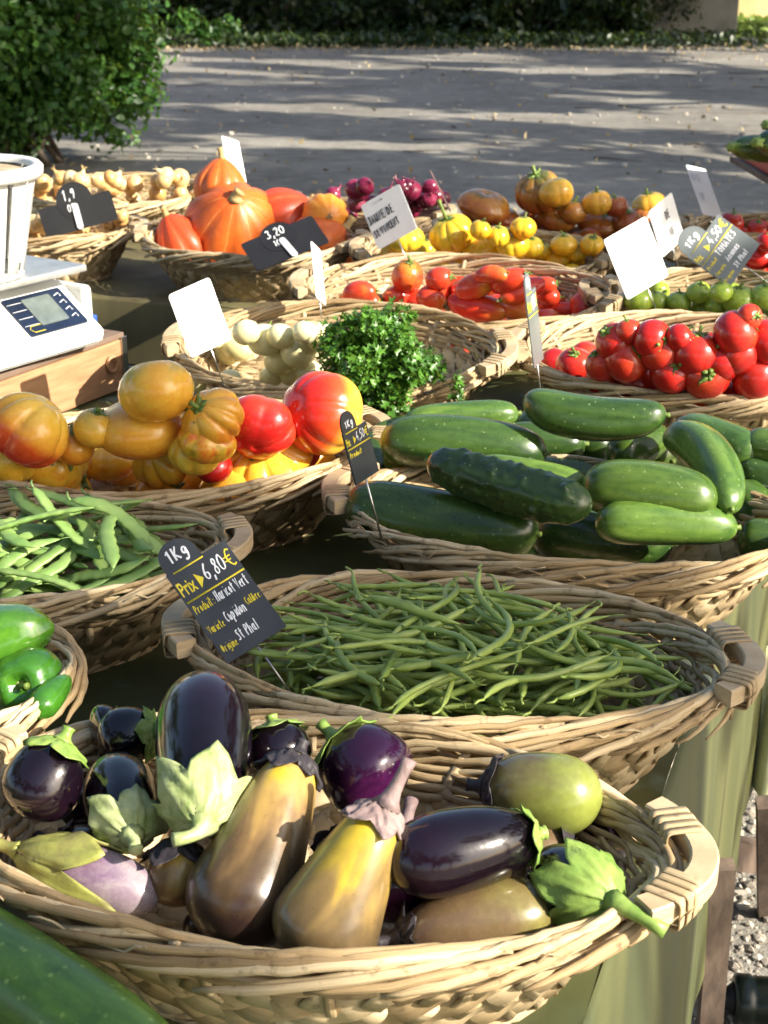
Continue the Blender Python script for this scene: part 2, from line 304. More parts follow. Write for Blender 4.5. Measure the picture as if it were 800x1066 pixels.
def cloth(name, label, mat, outline, hem, th=.0015, fold=.018, seed=1):
    """cloth lying on the table: outline of (u,v) points; edges listed in hem get a hanging side with folds down to z=hem[i]"""
    rng = random.Random(seed); mb = MB(); nz = TZ+.001
    U0, U1, V0, V1 = outline; nu = int((U1-U0)/.03); nv = int((V1-V0)/.03)
    vs = []; fs = []
    for i in range(nv+1):
        for j in range(nu+1):
            u = U0+(U1-U0)*j/nu; v = V0+(V1-V0)*i/nv
            w = .0018*math.sin(u*31+3*math.sin(v*9))+.0015*math.sin(v*37+u*11)
            vs.append(T(u, v, nz+.004+w))
    for i in range(nv):
        for j in range(nu): fs.append((i*(nu+1)+j, i*(nu+1)+j+1, (i+1)*(nu+1)+j+1, (i+1)*(nu+1)+j))
    mb.add(vs, fs)
    for side, hz in hem.items():
        n = {'R': nv, 'L': nv, 'F': nu, 'B': nu}[side]; vs = []; fs = []; nk = 26; k3 = n*3
        for a in range(k3+1):
            s = a/k3
            if side in 'RL': u = U1 if side == 'R' else U0; v = V0+(V1-V0)*s; on = TU*(1 if side == 'R' else -1); ss = v
            else: v = V0 if side == 'F' else V1; u = U0+(U1-U0)*s; on = TD*(-1 if side == 'F' else 1); ss = u
            ph = 2*PI*ss
            wv = .6*math.sin(ph*2.1+1.8*math.sin(ph*.8+seed))+.28*math.sin(ph*5.2+2*math.sin(ph*1.7))+.07*math.sin(ph*11+seed)
            for b in range(nk+1):
                t = b/nk; z = nz+.004+(hz-nz)*t; r = min(1, t*9); dd = .006*math.sin(r*PI/2)+fold*(wv+.9)*min(1, t*2.2)**1.3
                if b < 3: z = nz+.004-.010*(1-math.cos(t*9*PI/2/1.0)) if t*9 < 1 else z
                vs.append(T(u, v, z+(.004*wv if b == nk else 0))+on*dd)
        for a in range(k3):
            for b in range(nk): fs.append((a*(nk+1)+b, a*(nk+1)+b+1, (a+1)*(nk+1)+b+1, (a+1)*(nk+1)+b))
        mb.add(vs, fs)
    o = mb.build(name, mat); md = o.modifiers.new('weld', 'WELD'); md.merge_threshold = .0004
    return tag(o, label, 'tablecloth')
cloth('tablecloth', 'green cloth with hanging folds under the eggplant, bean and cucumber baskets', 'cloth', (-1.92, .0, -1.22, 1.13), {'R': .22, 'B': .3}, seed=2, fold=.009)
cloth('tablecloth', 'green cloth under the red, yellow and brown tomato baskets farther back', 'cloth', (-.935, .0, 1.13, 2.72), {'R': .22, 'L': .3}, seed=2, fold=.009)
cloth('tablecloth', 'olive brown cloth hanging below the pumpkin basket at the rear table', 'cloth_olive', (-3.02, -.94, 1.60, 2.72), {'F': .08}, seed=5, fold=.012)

# ------------------------------------------------------------------ baskets
class Basket: pass
BASKETS = {}
def make_basket(key, L, Rr, label, b=.155, rimz=.89, tilt=0, h=.112, seed=0, handles=(1, 1), detail=1, dark=False, fat=1.0, fl=.026):
    """L, Rr: picture points of the two ends of the rim; builds an oval willow basket"""
    P0 = at_z(L[0], L[1], rimz); P1 = at_z(Rr[0], Rr[1], rimz); c = (P0+P1)/2; ln = (P1-P0).length
    yaw = math.atan2(P1.y-P0.y, P1.x-P0.x); a1 = ln/2-.030; b1 = b; a0 = a1*.70; b0 = b1*.66; rng = random.Random(seed*13+5)
    B = Basket(); B.a1, B.b1, B.a0, B.b0, B.h = a1, b1, a0, b0, h; B.fl = fl
    Rm = Matrix.Rotation(yaw, 4, 'Z') @ Matrix.Rotation(R(tilt), 4, 'X')
    rc = Rm @ Vector((0, 0, h)); org = c-rc
    lo = min((Rm @ Vector((a0*math.cos(t), b0*math.sin(t), 0))).z for t in [k*PI/8 for k in range(16)])
    org.z = TZ+.008-lo if tilt else TZ+.008
    root = empty('basket', org); root.matrix_world = Matrix.Translation(org) @ Rm
    B.root = root; B.m = Matrix.Translation(org) @ Rm; B.mi = B.m.inverted(); B.key = key
    tag(root, label, 'basket', 'wicker baskets of produce on the stall')
    def W(th, t, off=0):
        s = t**.85; a = a0+(a1-a0)*s+off; bb = b0+(b1-b0)*s+off
        wob = 1+.012*math.sin(3*th+seed)+.008*math.sin(5*th+2*seed)
        return Vector((a*math.cos(th)*wob, bb*math.sin(th)*wob, h*t))
    def Nn(th): return Vector((math.cos(th)*b1, math.sin(th)*a1, 0)).normalized()
    wk = 'wicker_dark' if dark else 'wicker'; ck = 'chip'
    # base
    mb = MB(); tb = (fl-.026)/h; a0_, b0_ = a0, b0; a0 += (a1-a0)*max(0, tb)**.85; b0 += (b1-b0)*max(0, tb)**.85
    for k in range(-7, 8):      # flat strips across, both ways
        y = k*b0/7.2; xx = a0*math.sqrt(max(0, 1-(y/b0)**2))*.99; ps = [(-xx+2*xx*j/14, y, B.fl-.006+.0015*math.cos(PI*(j+k))) for j in range(15)]
        if xx > .02: sweep(mb, ps, [(-b0/7.6, -.0007), (b0/7.6, -.0007), (b0/7.6, .0007), (-b0/7.6, .0007)], nrm=[(0, 0, 1)]*15, rnd=rng.random())
    for k in range(-9, 10):
        x = k*a0/9.4; yy = b0*math.sqrt(max(0, 1-(x/a0)**2))*.99; ps = [(x, -yy+2*yy*j/14, B.fl-.006-.0015*math.cos(PI*(j+k))) for j in range(15)]
        if yy > .02: sweep(mb, ps, [(-a0/10, -.0007), (a0/10, -.0007), (a0/10, .0007), (-a0/10, .0007)], nrm=[(0, 0, 1)]*15, rnd=rng.random())
    mb.build('base', ck, root); a0, b0 = a0_, b0_
    # wall: plaited chips + thin weavers + stakes
    mb = MB(); N = 34; kap = 2*PI/N*2.6; t0, t1 = .0, .60; ns = 27
    for fam in (1, -1):
        for i in range(N):
            th0 = 2*PI*i/N; ps = []; nr = []
            for j in range(ns):
                t = t0+(t1-t0)*j/(ns-1); cc = 2*kap*(t-t0)/(t1-t0)*N/(2*PI); th = th0+fam*kap*(t-t0)/(t1-t0)
                ps.append(W(th, t, fam*.0019*math.cos(PI*cc)+.001)); nr.append(Nn(th)+Vector((0, 0, -.25)))
            wd = PI*(a1+b1)/2/N*.80*rng.uniform(.92, 1.08)
            sweep(mb, ps, [(-wd, -.0005), (wd, -.0005), (wd, .0005), (-wd, .0005)], nrm=nr, rnd=rng.uniform(.25, 1))
    rows = 7; ns = 150 if detail else 90; wob_n = 17
    for r_ in range(rows):
        t = .60+.20*r_/(rows-1); rr = .0026*rng.uniform(.8, 1.15); ps = []; nr = []; ph = rng.random()*.2
        for j in range(ns+1):
            th = 2*PI*j/ns; ps.append(W(th, t+.008*math.sin(3*th+r_*2.1)+.006*math.sin(7*th+r_), .0035*math.cos(wob_n*th+PI*r_))); nr.append(Nn(th))
        sweep(mb, ps, CIRC(6, rr*1.5, rr), nrm=nr, rnd=rng.uniform(0, .45), cap=False)
    for k in range(17):
        th = 2*PI*(k+.5)/17+rng.uniform(-.05, .05); dth = rng.uniform(-.13, .13); ps = [W(th+dth*j/8, .0+j/8*1.0, .005*math.cos(PI*j*.5)+.002) for j in range(9)]; nr = [Nn(th)]*9
        sweep(mb, ps, [(-.0036, -.0012), (.0036, -.0012), (.0036, .0012), (-.0036, .0012)], nrm=nr, rnd=rng.uniform(.3, .9))
    for k in range(5):  # foot ring
        ps = [W(2*PI*j/60, .0, .004+.003*math.cos(9*2*PI*j/60+k*2*PI/5))+Vector((0, 0, .002+.006*math.sin(9*2*PI*j/60+k*2*PI/5))) for j in range(61)]
        sweep(mb, ps, CIRC(6, .003, .003), nrm=[Nn(2*PI*j/60) for j in range(61)], rnd=rng.uniform(.2, .8), cap=False)
    mb.build('wall', ck, root)
    # rim: long overlapping willow rods laid diagonally
    mb = MB(); n1 = 30
    for lay in range(2):
        for i in range(n1):
            th0 = 2*PI*(i+rng.uniform(-.25, .25))/n1+lay*.1; dl = rng.uniform(.75, 1.15); ns = 16; ps = []; nr = []; sc_ = []; sg = 1 if lay == 0 else -1; rr = rng.uniform(.0024, .0042)*fat
            z0 = rng.uniform(-.036, -.020); z1 = rng.uniform(-.002, .005); o0, o1 = (.012, .001) if lay == 0 else (-.006, .005)
            for j in range(ns):
                s = j/(ns-1); th = th0+sg*dl*s; e = s*s*(3-2*s); q = W(th, 1.0, o0+(o1-o0)*e+.0035*math.sin(s*PI)*sg); q.z = h+z0+(z1-z0)*math.sin(s*PI*.62)/math.sin(PI*.62)**0
                q += Vector((rng.uniform(-1, 1), rng.uniform(-1, 1), rng.uniform(-1, 1)))*.0011
                ps.append(q); nr.append(Nn(th)); sc_.append(min(1, .45+s*4, .45+(1-s)*4))
            sweep(mb, ps, CIRC(7, rr, rr*.85), sc_, nr, rnd=rng.uniform(.1, 1))
    for k in range(4):
        ps = []; m_ = 7; ns = 110; ph = k*2*PI/4
        for j in range(ns+1):
            th = 2*PI*j/ns; q = W(th, 1.0, .002+.006*math.cos(m_*th+ph)); q.z = h-.012+.011*math.sin(m_*th+ph); ps.append(q)
        sweep(mb, ps, CIRC(7, .0034*fat, .0030*fat), nrm=[Nn(2*PI*j/ns) for j in range(ns+1)], rnd=rng.uniform(.5, 1), cap=False)
    for k in range(10 if detail else 3):   # loose thin splinters
        th0 = rng.random()*2*PI; s_ = rng.choice((-1, 1)); dl = rng.uniform(.25, .5)
        ps = [W(th0+s_*dl*j/8, 1, .008+.010*(j/8)**2)+Vector((0, 0, -.02+rng.uniform(.010, .022)*j/8)) for j in range(9)]
        sweep(mb, ps, CIRC(5, .0022, .0016), [1-.6*j/8 for j in range(9)], [Nn(th0)]*9, rnd=rng.uniform(.5, 1))
    mb.build('rim', wk, root)
    # handles: bent wooden blocks bound on with chips
    for e, on in zip((PI, 0), handles):
        if not on: continue
        hb = MB(); ps = []; nr = []; HA = .40
        for j in range(17):
            s = -1+2*j/16; th = e+HA*s; ps.append(W(th, 1, .016+.012*math.cos(s*PI/2))+Vector((0, 0, .004))); nr.append(Vector((0, 0, 1)))
        sec = [(-.0085, -.0085), (.0085, -.0085), (.0100, -.007), (.0100, .007), (.0085, .0085), (-.0085, .0085), (-.0100, .007), (-.0100, -.007)]
        sweep(hb, ps, sec, nrm=nr, rnd=.8); ho = hb.build('handle', 'cut_wood', root, smooth=False)
        for s in (-.62, .60):
            bb = MB()
            for w in range(4):
                th = e+HA*s+(w-1.5)*.047; c_ = W(th, 1, .016+.012*math.cos(s*PI/2))+Vector((0, 0, .002)); n_ = Nn(e+HA*s); hw = .0135; lp = []; nn = []
                for q in range(25):
                    aa = 2*PI*q/24; xx = math.copysign(abs(math.cos(aa))**.35, math.cos(aa)); yy = math.copysign(abs(math.sin(aa))**.35, math.sin(aa))
                    lp.append(c_+n_*(xx*.0125-.002-.005*(xx < 0))+Vector((0, 0, yy*.0113-.0015*(yy < 0)))); nn.append(n_*xx+Vector((0, 0, yy)))
                sweep(bb, lp, [(-.0034, -.0006), (.0034, -.0006), (.0034, .0006), (-.0034, .0006)], nrm=nn, rnd=rng.uniform(.3, .8), cap=False)
            bb.build('binding', 'chip', ho)
    BASKETS[key] = B; B.items = []; B.depth = proj(B.m @ Vector((0, 0, h)))[2]
    return B

BK = dict(
 eggplant=((-55, 815), (728, 912), 'large wicker basket of eggplants at the front of the stall', dict(b=.148, rimz=.895, seed=1, fat=1.1)),
 bean=((182, 655), (785, 706), 'wicker basket of thin green beans behind the eggplants', dict(b=.150, seed=2)),
 cucumber=((345, 515), (855, 562), 'wicker basket heaped with cucumbers right of the stall', dict(b=.165, seed=3)),
 heirloom=((-55, 490), (406, 452), 'wicker basket of large multicoloured heirloom tomatoes on the left', dict(b=.18, seed=5)),
 flatbean=((-290, 575), (257, 578), 'wicker basket of flat green beans at the left edge', dict(b=.15, seed=6)),
 pepper=((-430, 715), (102, 705), 'wicker basket with green peppers in the lower left corner', dict(b=.15, seed=7, handles=(1, 0))),
 redtom=((533, 368), (905, 392), 'wicker basket full of round red tomatoes on the right', dict(b=.19, seed=4, tilt=5, fl=.04)),
 white=((180, 362), (532, 384), 'wicker basket with pale tomatoes and a parsley bunch', dict(b=.20, seed=8, tilt=6, fl=.05)),
 longtom=((308, 305), (650, 322), 'wicker basket of elongated red tomatoes in the middle', dict(b=.19, seed=9, tilt=7, fl=.04)),
 greentom=((606, 312), (880, 318), 'wicker basket of small green tomatoes below the chalk sign', dict(b=.16, seed=10, tilt=4, fl=.06)),
 yellow=((370, 262), (642, 272), 'wicker basket of ribbed yellow tomatoes', dict(b=.17, rimz=.90, seed=11, tilt=6, fl=.05)),
 redright=((690, 262), (925, 272), 'wicker basket of red tomatoes behind the chalk sign at right', dict(b=.16, rimz=.90, seed=12, tilt=3, fl=.04)),
 brown=((452, 228), (690, 236), 'wicker basket of brown and orange tomatoes in the back row', dict(b=.15, rimz=.92, seed=13, tilt=2, fl=.04)),
 farright=((704, 218), (900, 226), 'wicker basket with a few red tomatoes, far right back row', dict(b=.15, rimz=.93, seed=14, fl=.05)),
 redonion=((262, 205), (472, 214), 'dark wicker basket of red onions behind the pumpkins', dict(b=.16, rimz=.92, seed=15, dark=True, fl=.05)),
 pumpkin=((147, 243), (380, 256), 'wicker basket of orange pumpkins on the rear table', dict(b=.18, rimz=.90, seed=16, tilt=3)),
 onion=((-75, 240), (152, 234), 'wicker basket of shallots behind the black price tag', dict(b=.15, rimz=.90, seed=17, fl=.05)),
 onionback=((18, 196), (218, 196), 'shallow wicker tray of yellow onions at the far left back', dict(b=.20, rimz=.90, h=.10, seed=18, tilt=4, fl=.05)),
)
for k, (l_, r_, lb, kw) in BK.items(): make_basket(k, l_, r_, lb, detail=1 if kw['seed'] < 8 else 0, **kw)

# ------------------------------------------------------------------ placing round produce: slide along the line of sight until it rests
def settle(B, px, py, r, fmin=None, k=1.0):
    P = settle1(B, px, py, r, fmin); f = proj(P)[2]/B.depth; f = max(.9, min(1.2, f))
    B.items.pop(); P = settle1(B, px, py, r*f, fmin); B.f = f; return P
def drop_fill(B, n, rpx, seed, make, top=.75):
    """an under-layer dropped straight down into the basket"""
    rg = random.Random(seed); k = 0
    for i in range(n*14):
        r = rpx*rg.uniform(.85, 1.1)*B.depth/F; a = rg.uniform(0, 2*PI); q = math.sqrt(rg.random()); x = (B.a1-r*1.25)*q*math.cos(a); y = (B.b1-r*1.25)*q*math.sin(a); z = B.h*1.5
        def bad(z):
            t = max(0, min(1, z/B.h))**.85; la = B.a0+(B.a1-B.a0)*t-r*.9; lb = B.b0+(B.b1-B.b0)*t-r*.9
            if la <= 0 or lb <= 0 or (x/la)**2+(y/lb)**2 > 1 or z-r < B.fl: return True
            return any((Vector((x, y, z))-c).length < (r+s)*.95 for c, s in B.items)
        while not bad(z-.003): z -= .003
        if z > B.h*top: continue
        c = Vector((x, y, z)); B.items.append((c, r)); make(B.m @ c, r, rg); k += 1
        if k >= n: break
def settle1(B, px, py, r, fmin=None):
    d = B.mi.to_3x3(); o = B.mi @ CAM; v = d @ ray(px, py); last = None; inside = False; fl = B.fl if fmin is None else fmin
    def lim(z):
        t = max(0, min(1, z/B.h))**.85; return B.a0+(B.a1-B.a0)*t-.004, B.b0+(B.b1-B.b0)*t-.004
    def hit(c):
        if c.z-r < fl: return True
        return any((c-q).length < (r+s)*.93 for q, s in B.items)
    def inn(c):
        a, b = lim(c.z-r*.2); k = .85*r if c.z < B.h+r*.5 else .3*r
        return (c.x/(a-k))**2+(c.y/(b-k))**2 < 1
    s0 = (B.depth-.6); c = None
    for i in range(500):
        s = s0+i*.0025; c = o+v*s
        ok = inn(c)
        if ok and not inside: inside = True
        if inside and (hit(c) or not ok): break
        last = c
    c = last if last is not None else o+v*B.depth
    for i in range(120):
        q = c-Vector((0, 0, .0025))
        if hit(q): break
        c = q
    B.items.append((c.copy(), r)); return B.m @ c

ORD = ['first', 'second', 'third', 'fourth', 'fifth', 'sixth', 'seventh', 'eighth', 'ninth', 'tenth', 'eleventh', 'twelfth', 'thirteenth', 'fourteenth', 'fifteenth', 'sixteenth']
def row_labels(objs, noun, where, cat, group):
    """names each fruit by its row in the picture and its place from the left"""
    it = sorted(objs, key=lambda o: proj(o.matrix_world.translation if o.parent else o.location)[1]); n = len(it)
    k = 1 if n < 5 else 2 if n < 10 else 3; nm = {1: [''], 2: ['back ', 'front '], 3: ['back ', 'middle ', 'front ']}[k]
    for r in range(k):
        row = it[n*r//k:n*(r+1)//k]; row.sort(key=lambda o: o.location.x)
        for j, o in enumerate(row):
            d = o.get('look', noun)
            tag(o, '%s in the %srow %s, %s from left' % (d, nm[r], where, ORD[j] if j < 16 else 'last'), cat, group)
            if 'look' in o: del o['look']

# ------------------------------------------------------------------ tomatoes
def sph(n=18, flat=1.0, dim=.0, dimb=0.):
    pr = []
    for i in range(n+1):
        p = -PI/2+PI*i/n; r = math.cos(p); z = math.sin(p)*flat
        top = math.exp(-(r/.28)**2)
        if p > 0: z -= dim*top
        else: z += dimb*top
        pr.append((max(r, .004), z))
    return pr
def tomato_mesh(r, flat=.86, lobes=0, ld=0, dim=.10, irr=.03, seed=0, sx=1, sy=1, name='tomato', bend=0, n=18, seg=32):
    rg = random.Random(seed); ph = [rg.uniform(0, 6.28) for _ in range(6)]; seg = 84 if lobes else seg; n = 26 if lobes else n; mb = MB()
    am = [rg.uniform(.5, 1.3) for _ in range(max(1, lobes))]
    def fn(v, th, i):
        k = 1+irr*(math.sin(th+ph[0])+.6*math.sin(2*th+ph[1])+.4*math.sin(3*th+ph[2]+v.z*2))
        if lobes:
            w = th*lobes/(2*PI)+.18*math.sin(th*2+ph[3]); a = am[int(w) % lobes]; c = abs(math.sin(PI*w))**.55
            e = .35+.65*max(0, math.sin(i*PI*1.0))**.5*(1-.35*i) if i < .5 else .45+.8*(i-.5)*2
            k *= 1-ld*a*(1-c)*e*2.1
        x, y, z = v.x*k*sx, v.y*k*sy, v.z*(1+irr*math.sin(th*1.0+ph[4])*.8)
        if bend: x += bend*z*z
        return Vector((x*r, y*r, z*r))
    lathe(mb, sph(n, flat, dim, .04), seg, fn); return mb.mesh(name)
def calyx_mesh(r, n=5, ln=.55, stem=.35, seed=0, curl=.2, wd=.13):
    rg = random.Random(seed); mb = MB()
    for k in range(n):
        a = 2*PI*k/n+rg.uniform(-.2, .2); L = ln*rg.uniform(.75, 1.2); dv = Vector((math.cos(a), math.sin(a), 0)); pv = Vector((-dv.y, dv.x, 0)); cu = curl*rg.uniform(.2, 1.6)
        ps = [(dv*(.04+L*s)+Vector((0, 0, .03+.10*s-.55*s*s*L*1.2+cu*s*s*s))+pv*(rg.uniform(-.1, .1)*s*s))*r for s in (0, .25, .5, .75, 1)]
        sweep(mb, ps, [(-wd*r, 0), (0, .02*r), (wd*r, 0), (0, -.015*r)], [.7, 1.1, .9, .5, .08], [(0, 0, 1)]*5, rnd=rg.random())
    if stem:
        bx, by = rg.uniform(-.25, .25), rg.uniform(-.25, .25); ps = [Vector((bx*s*s, by*s*s, .0+stem*s))*r for s in (0, .3, .6, .85, 1)]
        sweep(mb, ps, CIRC(7, .075*r, .075*r), [1.3, 1, .95, 1.1, 1.45], rnd=rg.random())
    return mb.mesh('calyx')
NSEED = [100]
def tomato(B, px, py, rx, ry=None, mat='tomato_red', lobes=0, ld=0., up=(0, -.25, 1), flat=.86, cal=True, look=None, stem=.35, dim=.1, irr=.03, elong=None, calmat='stem_green', r_m=None, cs=1.0, name='tomato', cat=None, kk=1.0):
    """rx,ry picture radii; elong=(direction, factor) for long ones"""
    NSEED[0] += 1; sd = NSEED[0]; rg = random.Random(sd); ry = ry or rx; dep = B.depth; rm = rx*kk*dep/F
    rc = ry*kk*dep/F
    P = settle(B, px, py, rc*.97); rm *= B.f*1.06; rc *= B.f*1.06
    up = Vector(up)+Vector((rg.uniform(-.25, .25), rg.uniform(-.25, .25), 0))
    if elong: me = tomato_mesh(rc, flat=elong, irr=irr, seed=sd, dim=.05, name=name, bend=rg.uniform(-.08, .08), lobes=lobes, ld=ld)
    else:
        me = tomato_mesh(rm, flat=flat, lobes=lobes, ld=ld, irr=irr, seed=sd, dim=dim, name=name, sy=1.0)
        if ry < rx*.92: me = tomato_mesh(rm, flat=ry/rx*.95, lobes=lobes, ld=ld, irr=irr, seed=sd, dim=dim, name=name)
    o = link(name, me, mat); o.location = P; o.rotation_mode = 'QUATERNION'; o.rotation_quaternion = z_to(up, rg.uniform(0, 6.28))
    if look: o['look'] = look
    if cal:
        rr = rc if elong else rm; top = (elong if elong else (ry/rx*.95 if ry < rx*.92 else flat))
        cm = calyx_mesh(rr, rg.choice((5, 6)), .5*cs, stem, sd); c = link('calyx', cm, calmat, o); c.location = (0, 0, (top-(.05 if elong else dim))*rr)
    return o
def under(key, n, rpx, mat, label, group, seed, flat=.9, elong=None):
    def mk(P, r, rg):
        NSEED[0] += 1; me = tomato_mesh(r*1.04, flat=flat if not elong else elong, irr=.03, seed=NSEED[0], dim=.08); o = link('tomato', me, mat); o.location = P; o.rotation_mode = 'QUATERNION'
        o.rotation_quaternion = z_to((rg.uniform(-1, 1), rg.uniform(-1, .6), rg.uniform(-.3, .8) if not elong else rg.uniform(-.2, .2))); tag(o, label, 'tomato', group)
        c = link('calyx', calyx_mesh(r, 5, .5, .3, NSEED[0]), 'stem_green', o); c.location = (0, 0, ((elong or flat)-.07)*r)
    drop_fill(BASKETS[key], n, rpx, seed, mk)
under('redtom', 22, 19, 'tomato_red', 'round red tomato mostly hidden under the others in the right basket', 'hidden red tomatoes', 1)
under('heirloom', 9, 30, 'tomato_orange_green', 'orange tomato mostly hidden at the bottom of the left heirloom basket', 'hidden heirloom tomatoes', 2)
under('longtom', 18, 13, 'tomato_long', 'small elongated red tomato mostly hidden low in the middle basket', 'hidden long tomatoes', 3, elong=1.4)
under('yellow', 18, 13, 'tomato_yellow', 'yellow tomato mostly hidden low in the yellow tomato basket', 'hidden yellow tomatoes', 4)
under('brown', 12, 15, 'tomato_brown', 'brown tomato mostly hidden low in the back row basket', 'hidden brown tomatoes', 5)
under('greentom', 14, 13, 'tomato_green', 'green tomato mostly hidden low in the green tomato basket', 'hidden green tomatoes', 6)
under('redright', 14, 14, 'tomato_red', 'red tomato mostly hidden low behind the chalk sign at right', 'hidden tomatoes behind the sign', 7)
def lst(B, rows, **kw):
    out = []
    for row in sorted(rows, key=lambda r: -r[1]):
        k = dict(kw); ex = row[-1] if isinstance(row[-1], dict) else {}
        k.update(ex); v = [x for x in row if not isinstance(x, dict)]
        out.append(tomato(B, *v[:4], **k))
    return out
G = BASKETS
# round red ones
t_ = lst(G['redtom'], [(599, 381, 17), (628, 379, 16), (641, 356, 18), (653, 374, 21), (626, 395, 15), (663, 397, 23), (680, 353, 18), (688, 368, 18), (699, 388, 19), (708, 352, 13), (725, 368, 21), (735, 391, 22), (728, 411, 20), (697, 411, 11), (766, 347, 21), (768, 368, 19), (751, 378, 18), (786, 393, 21), (801, 357, 21), (764, 416, 17), (797, 413, 16), (812, 380, 20), (830, 395, 20), (840, 365, 20), (845, 415, 18), (780, 330, 12), (655, 345, 12)], mat='tomato_red', irr=.02, kk=1.12, flat=.94)
for i, o in enumerate(t_):                                  # turned every way, as tipped out
    rg = random.Random(i); o.rotation_quaternion = z_to((rg.uniform(-1, 1), rg.uniform(-1.2, .1), rg.uniform(.1, 1)))
row_labels(t_, 'round red tomato', 'of the full red tomato basket', 'tomato', 'round red tomatoes in the right basket')
# heirlooms
t_ = lst(G['heirloom'], [
 (57, 478, 31, 23, dict(mat='tomato_yellow_heirloom', lobes=7, ld=.12, look='yellow ribbed tomato', up=(.6, -.6, .5))),
 (112, 476, 28, 20, dict(mat='tomato_yellow_heirloom', lobes=6, ld=.10, look='small yellow ribbed tomato')),
 (172, 472, 32, 24, dict(mat='tomato_yellow_heirloom', lobes=8, ld=.16, look='yellow ribbed tomato with a long green stem', up=(-.7, -.5, .7), stem=.9)),
 (203, 470, 24, 20, dict(mat='tomato_yellow_heirloom', lobes=6, ld=.1, look='pale yellow tomato')),
 (270, 474, 46, 20, dict(mat='tomato_yellow_heirloom', lobes=9, ld=.2, look='wide flat ribbed yellow tomato', up=(-.2, -.5, 1))),
 (222, 486, 16, dict(mat='tomato_red', look='small deep red tomato')),
 (215, 460, 25, 18, dict(mat='tomato_heirloom', lobes=6, ld=.1, look='orange red ribbed tomato')),
 (30, 448, 35, 32, dict(mat='tomato_two_tone', cal=False, lobes=6, ld=.12, look='large yellow and red tomato', up=(-.8, -.2, -.7))),
 (12, 474, 28, 26, dict(mat='tomato_yellow_heirloom', lobes=6, ld=.12, look='orange yellow ribbed tomato at the left edge')),
 (148, 446, 38, 26, dict(mat='tomato_orange_green', look='broad smooth orange tomato', cal=False, up=(0, .2, 1))),
 (100, 446, 19, dict(mat='tomato_orange_green', look='small green and orange tomato')),
 (76, 462, 18, dict(mat='tomato_orange_green', look='olive orange tomato')),
 (222, 437, 28, 24, dict(mat='tomato_orange_green', lobes=8, ld=.13, look='greenish ribbed tomato', up=(-.4, -.7, .6))),
 (270, 445, 31, 26, dict(mat='tomato_red', lobes=5, ld=.09, look='pinkish red tomato', cal=False, up=(.3, .8, .6))),
 (163, 407, 32, 28, dict(mat='tomato_orange_green', lobes=5, ld=.04, look='topmost bronze orange tomato', cal=False, up=(-.3, .5, .9))),
 (336, 431, 37, 37, dict(mat='tomato_two_tone', lobes=6, ld=.06, look='big red tomato with a yellow side', cal=False, up=(-.85, -.6, .5), flat=.9)),
 (312, 470, 18, dict(mat='tomato_red', cal=False, look='hidden red tomato')),
 (-20, 460, 30, dict(mat='tomato_heirloom', look='cropped orange tomato'))], calmat='stem_green', kk=1.18)
for o in t_: tag(o, o['look']+' in the heirloom tomato basket', 'tomato', 'heirloom tomatoes in the left basket'); del o['look']
# pale ones
t_ = lst(G['white'], [(247, 357, 19), (276, 354, 18), (227, 377, 15), (262, 385, 18), (311, 366, 18), (335, 351, 17, dict(look='pale yellow tomato')), (205, 366, 14), (214, 384, 13), (257, 346, 14), (292, 348, 14), (318, 346, 13), (237, 362, 14), (291, 376, 16), (306, 388, 15), (282, 392, 12), (222, 352, 12), (240, 395, 12), (322, 385, 14)], mat='tomato_white', flat=.9, irr=.025, up=(0, .5, 1), cs=.5, stem=0)
row_labels(t_, 'pale yellow tomato', 'beside the parsley bunch', 'tomato', 'pale tomatoes beside the parsley')
# long red ones
LT = []
for (x, y, rx, ry, dx, dz) in [(375, 303, 17, 11, 1, .1), (425, 288, 17, 16, .15, 1), (413, 309, 15, 11, -1, -.1), (449, 311, 15, 13, .4, -.3), (457, 290, 14, 12, .8, .2), (496, 297, 22, 13, 1, .5), (498, 321, 31, 15, 1, -.1), (480, 282, 26, 10, 1, 0), (474, 331, 21, 9, 1, -.15), (540, 321, 26, 13, 1, -.2), (529, 292, 22, 12, 1, .4), (545, 303, 25, 11, -1, -.4), (566, 297, 14, 9, 1, .3), (572, 309, 11, 10, 1, 0), (586, 320, 16, 8, 1, .2), (385, 314, 11, 9, 1, .1), (432, 325, 14, 10, 1, 0), (512, 285, 18, 9, 1, .1)]:
    LT.append((x, y, rx, min(rx, ry), dict(elong=max(.95, rx/ry*1.02), up=(dx, -.35, dz))))
t_ = lst(G['longtom'], LT, mat='tomato_long', irr=.03, cs=.8, stem=.4, calmat='stem_green')
row_labels(t_, 'elongated red tomato', 'of the long tomato basket', 'tomato', 'elongated red tomatoes')
